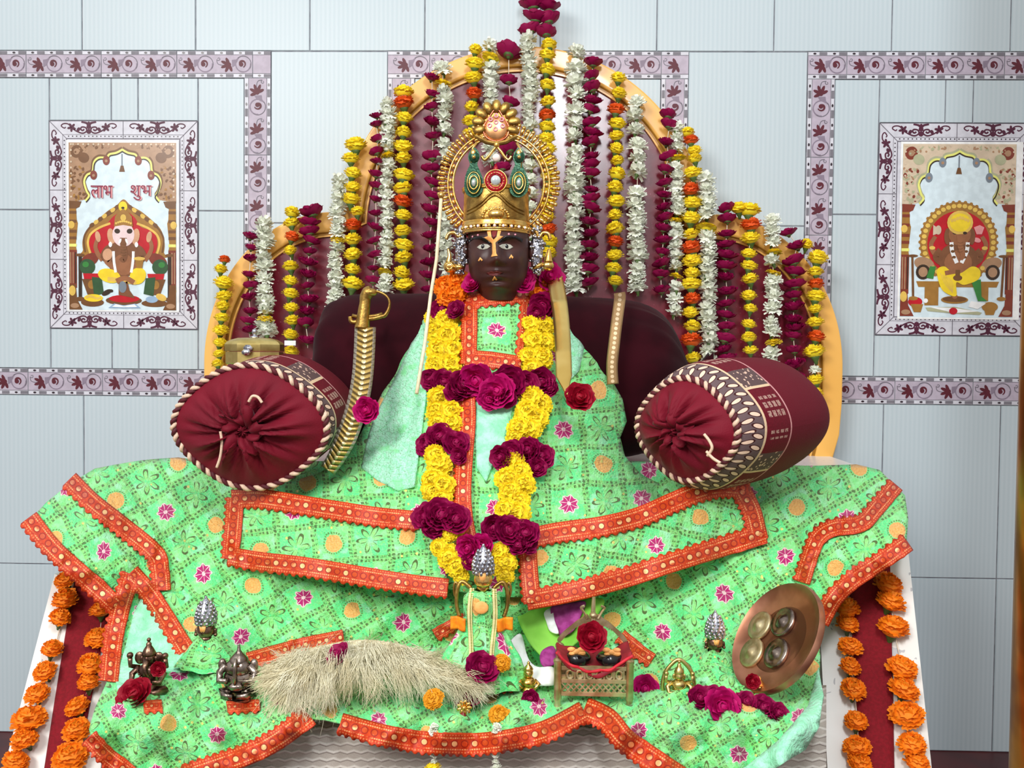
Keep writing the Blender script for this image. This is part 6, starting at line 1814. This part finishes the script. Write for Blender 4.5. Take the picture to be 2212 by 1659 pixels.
# seated bronze figures and the squat silver one
def seated(px, py, d, label, sc, m, kind, base=True):
    L = Loc(px, py, d); L.s *= sc
    t = thing('seated_idol', label, 'idol', L(0, 0, 0))
    mb = MB(); fr_ = frame(L)
    if base:
        mb.lathe([(34, 0), (36, 3), (34, 7), (28, 9), (28, 13), (32, 16), (32, 20), (26, 23), (.1, 23)], n=28, **fr_); part('pedestal', mb, m, t, sharp=45)
        z = 22
    else: z = 4
    mb = MB()
    if kind == 'squat':     # broad bent figure with a crest and folded limbs
        mb.ball(L(0, 0, z+34), 33*L.s, 24*L.s, 30*L.s, 24, 14); mb.ball(L(0, 4, z+58), 28*L.s, 21*L.s, 22*L.s, 22, 12)
        mb.lathe([(24, z+66), (18, z+78), (9, z+87), (4, z+94), (2.5, z+106), (.1, z+110)], n=20, **fr_)
        mb.tube([L(0, 22, z+84), L(0, 27, z+66), L(0, 29, z+46), L(2, 30, z+30)], [3*L.s, 4.5*L.s, 4*L.s, 3*L.s], 8)
        for s in (-1, 1):
            mb.tube([L(s*24, 10, z+66), L(s*37, 8, z+50), L(s*34, 20, z+36), L(s*16, 27, z+38)], [8*L.s, 8*L.s, 7*L.s, 6*L.s], 10)
            mb.tube([L(s*12, 12, z+12), L(s*34, 12, z+10), L(s*24, 24, z+6), L(s*4, 27, z+6)], [10*L.s, 9*L.s, 8*L.s, 6*L.s], 10)
            mb.ball(L(s*33, 4, z+64), 9*L.s, 7*L.s, 14*L.s)
        mb.ball(L(2, 25, z+26), 17*L.s, 10*L.s, 9*L.s)
    else:
        mb.lathe([(22, z), (24, z+10), (18, z+22), (17, z+34), (20, z+44), (13, z+50), (7, z+53)], n=24, **fr_)
        LL = Loc(px, py, d); LL.s = L.s; LL.o = L.o
        tinyface(mb, LL, z+62, 12, 13)
        mb.lathe([(12, z+68), (13, z+72), (9, z+80), (5, z+86), (5, z+90), (.1, z+96)], n=18, **fr_); mb.ball(L(0, 0, z+97), 4*L.s)
        for s in (-1, 1):
            mb.tube([L(s*18, 0, z+45), L(s*30, 4, z+34), L(s*26, 16, z+22), L(s*14, 20, z+24)], [6*L.s, 6*L.s, 5*L.s, 4.5*L.s], 9)
            mb.tube([L(s*18, -2, z+44), L(s*34, 2, z+48), L(s*33, 6, z+64)], [5*L.s, 4.5*L.s, 4.5*L.s], 8); mb.ball(L(s*33, 6, z+69), 6*L.s)
            mb.tube([L(s*10, 6, z+4), L(s*32, 12, z+6), L(s*20, 24, z+4), L(-s*6, 26, z+4)], [9*L.s, 9*L.s, 7*L.s, 5*L.s], 10)
            mb.ball(L(s*13, 0, z+60), 4*L.s, 3*L.s, 7*L.s)
        if kind == 'arch':
            mb.tube([L(q[0], -8, z+q[1]) for q in catmull([(-30, 0), (-40, 30), (-34, 66), (-14, 92), (0, 100), (14, 92), (34, 66), (40, 30), (30, 0)], 5)], 5*L.s, 8)
            mb.tube([L(32, 2, z+36), L(44, 6, z+28), L(38, 12, z+20)], 3.5*L.s, 8)
        if kind == 'trunk':
            mb.tube([L(0, 12, z+62), L(1, 20, z+52), L(3, 22, z+40), L(8, 22, z+34)], [6*L.s, 5.5*L.s, 4.5*L.s, 3*L.s], 9)
            for s in (-1, 1): mb.ball(L(s*18, -2, z+62), 10*L.s, 4*L.s, 12*L.s)
        for k in range(12):
            a = PI*k/11; mb.ball(L(15*math.cos(a), 18-3*abs(math.cos(a)), z+44-13*math.sin(a)), 2*L.s, n=6, m=5)
    part('figure', mb, m, t)
    return t, L
seated(322, 1518, 1.40, 'dark bronze seated figure on a round base with crimson roses, at the mint lining', 1.18, M_['bronze'], 'trunk')
seated(516, 1524, 1.375, 'squat old silver figure on a stepped base at the end of the hair whisk', 1.06, M_['oldsilver'], 'squat')
seated(1466, 1515, 1.385, 'brass seated figure under a small arch between the cot and the magenta roses', .86, M_['brass'], 'arch', False)
def mini(px, py, d, label, sc, m):
    L = Loc(px, py, d); L.s *= sc
    t = thing('tiny_idol', label, 'idol', L(0, 0, 0))
    mb = MB(); mb.lathe([(17, 0), (18, 3), (13, 6), (12, 10), (17, 14), (18, 20), (12, 26), (6, 29)], n=20, **frame(L))
    for s in (-1, 1): mb.tube([L(s*14, 0, 22), L(s*24, 4, 14), L(s*14, 14, 8)], [4*L.s, 4*L.s, 3*L.s], 8)
    part('body', mb, m, t)
    mb = MB(); tinyface(mb, L, 37, 11, 11); mb.lathe([(10, 43), (11, 46), (7, 52), (3, 56), (3.5, 60), (.1, 64)], n=16, **frame(L)); part('head', mb, m, t)
mini(1141, 1490, 1.385, 'tiny gold figure beside the striped scarf, above a small magenta petal', 1.0, M_['gold'])
mini(1640, 1522, 1.375, 'tiny gold figure standing among magenta roses under the copper plate', .98, M_['gold'])
# brass cot with black sandals
Lk = Loc(1282, 1440, 1.37)
t = thing('brass_cot', 'miniature openwork brass cot lined with red cloth', 'cot', Lk(0, 0, -80))
def post(x, y, z0, z1):
    mb = MB(); f = frame(Lk); f['org'] = Lk(x, y, 0)
    mb.lathe([(9, z0), (8, z0+4), (6.5, z0+14), (8.5, z0+22), (8.5, z1-10), (10, z1-8), (10, z1-3), (6, z1), (.1, z1+3)], n=12, **f)
    part('leg', mb, M_['palebrass'], t, sharp=45)
for x in (-78, 76):
    post(x, 26, -82, 26); post(x*.93, -52, -70, 34)
mb = MB()
for z in (6, -22, -50): mb.box(Lk(-1, 27, z), 70*Lk.s, 3.4*Lk.s, 4.6*Lk.s, bev=.0006)
for k in range(11):          # crossed bars of the lattice
    x = -62+k*12.4
    for s in (-1, 1):
        a, b = Lk(x-s*10, 27, -47), Lk(x+s*10, 27, -25); mb.tube([a, b], 2.3*Lk.s, 5)
for k in range(6):
    x = -52+k*21; mb.tube([Lk(x+7*math.cos(q*PI/6), 27, -8+9*math.sin(q*PI/6)) for q in range(12)], 3*Lk.s, 5, closed=True); mb.box(Lk(x+10, 27, -8), 2*Lk.s, 2*Lk.s, 12*Lk.s)
part('front_rail', mb, M_['palebrass'], t, sharp=40)
mb = MB()
for s in (-1, 1): mb.box(Lk(s*74, -12, -20), 3*Lk.s, 38*Lk.s, 18*Lk.s)
mb.box(Lk(0, -12, -14), 70*Lk.s, 36*Lk.s, 4*Lk.s); part('bed_frame', mb, M_['palebrass'], t, False)
mb = MB()
for s in (-1, 1):
    o = catmull([(0, 30), (12, 52), (22, 66), (40, 60), (58, 44), (72, 28), (78, 34), (66, 50), (50, 64), (36, 76), (24, 84), (14, 92), (8, 88), (0, 74)], 4)
    mb.prism([Lk(s*x, -50, z+8) for x, z in o], (0, 5*Lk.s, 0))
    mb.tube([Lk(s*q[0], -48, q[1]+8) for q in catmull([(12, 84), (20, 98), (26, 108), (18, 112)], 4)], 3*Lk.s, 6)
mb.tube([Lk(1, -48, 80), Lk(1, -48, 108), Lk(2, -48, 140)], [6*Lk.s, 5.5*Lk.s, 4*Lk.s], 10); mb.ball(Lk(1, -46, 100), 9*Lk.s, None, 7*Lk.s)
part('headboard', mb, M_['palebrass'], t, sharp=40, label='scrolled brass headboard with finial')
mb = MB(); rows = []
for i in range(15):
    v = i/14; row = []
    for k in range(21):
        u = k/20*2-1
        x = u*80; y = -44+v*74+4*math.sin(u*5); z = 26+14*abs(u)**2-(30 if v > .9 else 22)*max(0, 1-abs(u)**2.2)*min(1, v*1.2+.3)+3*math.sin(u*9+v*4)
        if v > .95: z -= 8
        row.append(Lk(x, y, z))
    rows.append(row)
mb.grid(rows); o = part('red_lining', mb, mat('red_cloth', (150, 18, 36), .7, 0, (124, 10, 26), 60), t); solid(o, .003, 0)
mb = MB(); mb.tube([Lk(u*82, 30+2*math.sin(u*20), 26+12*abs(u)**2-26*max(0, 1-abs(u)**2.2)+2*math.sin(u*11)) for u in [k/14-1 for k in range(29)]], 3.4*Lk.s, 8); part('lining_hem', mb, mat('bright_red_cloth', (188, 20, 40), .6), t)
for s, lb in ((-1, 'black sandal with peach mark in the cot, nearer the tiny gold figure'), (1, 'black sandal with peach mark in the cot, nearer the pink rose')):
    q = thing('black_sandal', lb, 'sandal', Lk(s*34, 0, 8))
    mb = MB(); rows = []
    for i in range(11):
        v = i/10; y = -34+v*62; w = 31*(math.sin(PI*(.12+.8*v))**.6); row = []
        for k in range(20):
            a = 2*PI*k/20; row.append(Lk(s*36+w*math.cos(a), y, 18+(15-4*(1-v))*math.sin(a)))
        rows.append(row)
    mb.grid(rows, closeu=True); mb.f = [f[::-1] for f in mb.f]
    mb.f.append(list(range(20))); mb.m.append(0); mb.f.append([200+k for k in range(20)][::-1]); mb.m.append(0)
    part('sole', mb, M_['black'], q)
    mb = MB()
    for dx, dz, r in ((-11, 6, 7), (11, 6, 7), (-9, -3, 6), (10, -2, 8), (0, 1, 8)):
        mb.ball(Lk(s*38+dx, 12, 35+dz), r*1.3*Lk.s, 5*Lk.s, r*.75*Lk.s, 12, 8)
    part('strap_mark', mb, M_['peach'], q)
# copper plate with four bosses
tilt = Matrix.Rotation(math.radians(-24), 3, 'Y')
c = P(1679, 1378, 1.405)
long_ = Vector((math.sin(math.radians(31)), 0, math.cos(math.radians(31)))); long_ = (long_+Vector((0, .35, 0))*.55).normalized()
side = Vector((math.cos(math.radians(31)), 0, -math.sin(math.radians(31))))
nb = Vector((0, -1, 0))-long_*Vector((0, -1, 0)).dot(long_); nb.normalize()
sd = long_.cross(nb).normalized()
if sd.x < 0: sd = -sd
th = math.radians(74)
nz = (nb*math.cos(th)-sd*math.sin(th)).normalized(); xs = long_.cross(nz).normalized()
if xs.x < 0: xs = -xs
rp = 128*1.405/F
t = thing('copper_plate', 'round copper plate with four raised bosses propped against the cloth', 'plate', c-long_*rp)
mb = MB(); mb.lathe([(rp*1.0, -.004), (rp*1.01, .002), (rp*.985, .007), (rp*.95, .004), (rp*.8, -.002), (rp*.4, -.006), (.0, -.007)], c, xs, long_, nz, 72)
mb.lathe([(.0, -.010), (rp*.5, -.009), (rp*.9, -.006), (rp*1.0, -.004)], c, xs, long_, nz, 72)
part('dish', mb, M_['copper'], t, sharp=50)
for i, (u, v) in enumerate(((-.60, .06), (-.10, .29), (-.44, -.42), (.13, -.24))):
    mb = MB(); b = c+xs*(u*rp)+long_*(v*rp)+nz*(.004*(u*u+v*v))
    mb.lathe([(rp*.27, -.005), (rp*.27, -.001), (rp*.24, .001), (rp*.17, .0), (rp*.12, .0005), (rp*.09, .0025), (rp*.04, .005), (0, .0055)], b, xs, long_, nz, 30, fn=lambda a, r, z: r*(1+.012*math.sin(a*14)))
    part('boss', mb, M_['oldsilver'] if i % 2 else M_['palebrass'], t, label='worn silvery boss' if i % 2 else 'pale brassy boss')
# striped scarf heaped behind the cot
t = thing('striped_scarf', 'crumpled scarf striped white, purple and bright green behind the brass cot', 'scarf', P(1190, 1440, 1.42))
def scarf(name, o, m, amp, seed, doff):
    def D(x, y): return lerp_tab([(1290, 1.53), (1350, 1.50), (1420, 1.445), (1480, 1.40)], y)-doff+amp*(noise.noise((x*.02, y*.012, seed))+.5*math.sin(x*.06+y*.03+seed))
    return cloth(name, o, D, t, mats=[m], step=9)
scarf('green_fold', catmull([(1118, 1330), (1150, 1318), (1190, 1300), (1300, 1292), (1290, 1330), (1262, 1372), (1230, 1400), (1196, 1440), (1172, 1420), (1140, 1380)], 5, True), M_['green'], .012, 1, 0)
scarf('purple_band', catmull([(1190, 1312), (1212, 1306), (1262, 1298), (1258, 1320), (1240, 1358), (1212, 1372), (1196, 1350)], 5, True), M_['purple'], .01, 2, .008)
scarf('white_band', catmull([(1176, 1322), (1192, 1314), (1198, 1340), (1206, 1366), (1188, 1362), (1180, 1342)], 4, True), M_['whitecloth'], .006, 3, .010)
scarf('white_fold', catmull([(1086, 1412), (1104, 1384), (1126, 1370), (1140, 1420), (1160, 1440), (1196, 1442), (1200, 1478), (1160, 1480), (1130, 1470), (1118, 1440), (1108, 1410), (1098, 1430)], 5, True), M_['whitecloth'], .02, 4, .010)
scarf('purple_band', catmull([(1172, 1404), (1196, 1396), (1204, 1430), (1176, 1438), (1166, 1422)], 4, True), M_['purple'], .006, 5, .018)
# ------------------------------------------------------------------ loose flowers
def surf(x, y): return altarD(x, y)
def loose(k, x, y, r, label, d=None, up=(0, -.8, .6), sc=(1, 1, 1), cat='flower', group=None, name=None):
    d = surf(x, y) if d is None else d
    o = bloom(k, P(x, y, d-r*.6*d/F), r*d/F, None, up, .1, sc, name=name)
    tag(o, label, cat, group); return o
loose('P', 792, 886, 27, 'bright pink rose lying on the sword scabbard', 1.685, (-.2, -1, .2))
loose('R', 1252, 858, 30, 'crimson rose under the tip of the plain gold band', 1.68, (.1, -1, .5))
loose('R', 290, 1500, 36, 'big crimson rose in front of the dark bronze seated figure', None, (-.2, -.6, .8))
loose('R', 342, 1445, 15, 'small crimson petal ball on the shoulder of the dark bronze figure', 1.385, (.3, -1, .3))
loose('M', 730, 1414, 24, 'magenta rose half sunk in the top of the hair whisk', 1.385, (-.3, -.5, .8), (1.3, 1, .8))
loose('M', 1042, 1442, 33, 'magenta rose at the foot of the standing crowned figure', 1.36, (.3, -.8, .6), (1.1, 1, 1))
loose('M', 1010, 1502, 31, 'magenta rose beside the pale tip of the hair whisk', 1.345, (-.2, -.7, .7))
loose('M', 1146, 1508, 18, 'small magenta rose below the tiny gold figure by the scarf', 1.355, (0, -1, .2))
loose('P', 1394, 1488, 27, 'pink rose between the brass cot and the arched brass figure', None, (-.1, -.9, .5))
loose('R', 1278, 1376, 30, 'deep red rose resting on the black sandals in the brass cot', 1.345, (0, -1, .5))
loose('M', 1512, 1508, 26, 'magenta rose lying just right of the arched brass figure', None, (.2, -.7, .7), group=None)
loose('P', 1560, 1526, 36, 'largest pink rose with pale centre in the row under the copper plate', None, (0, -.9, .4))
loose('M', 1540, 1500, 22, 'magenta rose tucked behind the largest pink rose', None, (0, -.5, .8))
loose('M', 1612, 1518, 25, 'magenta rose at the foot of the tiny gold figure under the plate', None, (.1, -.6, .8))
loose('M', 1650, 1528, 27, 'magenta rose toward the cloth edge under the copper plate', None, (.2, -.7, .7))
loose('M', 1682, 1540, 22, 'last magenta rose of the row, next to the mint cloth edge', None, (.3, -.7, .7))
loose('R', 1626, 1472, 15, 'small crimson rose against the lower rim of the copper plate', 1.375, (0, -1, .3))
loose('C', 1084, 1432, 20, 'ochre marigold between the standing figure and the white scarf fold', 1.365, (0, -.8, .6))
loose('C', 1080, 1546, 25, 'ochre marigold lying on the front edge of the green cloth', None, (.1, -.7, .7), (1, 1, .8))
loose('C', 936, 1510, 24, 'ochre marigold at the lower fringe of the hair whisk', 1.30, (-.2, -.7, .7), (1, 1, .8))
# gold flower pin with red tassel
L = Loc(1003, 1530, 1.30)
t = thing('flower_pin', 'gold flower shaped pin with a dark red tassel on the cloth edge', 'pin', L(0, 0, -20))
mb = MB()
for k in range(9):
    a = 2*PI*k/9; mb.ball(L(11*math.cos(a), 4, 3+11*math.sin(a)), 7*L.s, 3*L.s, 4*L.s, 10, 6, M=Matrix.Rotation(-a, 3, 'Y'))
mb.ball(L(0, 7, 3), 6*L.s); part('flower', mb, M_['gold'], t)
mb = MB(); mb.ball(L(-3, 6, -14), 8*L.s); mb.tube([L(-3, 6, -20), L(0, 6, -30), L(2, 5, -46)], [5*L.s, 6*L.s, 9*L.s], 10); part('tassel', mb, M_['vermilion'], t)
# small dark bead hanging at the ribbon end
L = Loc(404, 1418, 1.46); mb = MB(); mb.ball(L(0, 0, 4), 8*L.s, None, 9*L.s); mb.ball(L(0, 0, -10), 6*L.s, None, 7*L.s); mb.tube([L(0, 0, -8), L(0, 0, 12)], 2*L.s, 6)
tag(part('bell_bead', mb, M_['brass'], None), 'small brass bead hanging from the end of the orange ribbon', 'bead')
# white flower strings hanging over the front edge
for x0, lb in ((937, 'string of small white flowers with a yellow bloom, hanging over the front trim'), (1072, 'string of only small white flowers, hanging over the front trim')):
    dd = 1.262
    t = thing('flower_string', lb, 'garland', P(x0, 1568, dd), 'white flower strings on the front edge')
    mb = MB(); mb.tube([P(x0, 1560, dd), P(x0-2, 1600, dd), P(x0+1, 1640, dd), P(x0-2, 1700, dd)], .0008, 5); part('string', mb, M_['thread'], t)
    for y, r, k in ((1570, 11, 'W'), (1580, 12, 'W'), (1590, 9, 'W'), (1602, 9, 'W'), (1620, 8, 'W'), (1630, 10, 'W'), (1646, 9, 'W'), (1660, 20 if x0 < 1000 else 14, 'Y' if x0 < 1000 else 'W')):
        bloom(k, P(x0+R.uniform(-3, 3), y, dd), r*dd/F, t, (0, 0, 1), .4)
for x, y in ((1078, 1455), (1076, 1480)): pass
# ornate white slip behind the casket
mb = MB(); mb.box(P(627, 741, 2.30), .014, .002, .006); tag(part('paper_slip', mb, M_['whitecloth'], None, False), 'small white paper slip behind the yellow garland next to the casket', 'paper')
# ------------------------------------------------------------------ lamp light of the room
def area(name, loc, target, sx, sy, power, col=(1, 1, 1)):
    ld = bpy.data.lights.new(name, 'AREA'); ld.shape = 'RECTANGLE'; ld.size = sx; ld.size_y = sy; ld.energy = power; ld.color = col
    o = bpy.data.objects.new(name, ld); COL.objects.link(o); o.location = loc
    o.rotation_euler = (Vector(target)-Vector(loc)).to_track_quat('-Z', 'Y').to_euler(); return o
area('ceiling_lamp', (-2.0, -4.2, 3.0), (.1, -.4, .9), 1.6, 1.1, 112, (1, .98, .95))
area('tube_lamp', (.17, -2.75, 2.40), (0.1, -.3, 1.2), .24, .6, 30, (.93, .97, 1))
w = bpy.data.worlds.new('world'); SC.world = w; w.use_nodes = True
nt = w.node_tree; X.nt = nt
bg = nt.nodes['Background']
g = X(nt.nodes.new('ShaderNodeTexCoord').outputs['Generated']); gx, gy, gz = sep(g)
nt.links.new(mixc(smooth(gz, -.3, .8), (.34, .31, .30, 1), (.95, .98, 1, 1)).k, bg.inputs[0])
bg.inputs[1].default_value = .92
SC.view_settings.exposure = 0
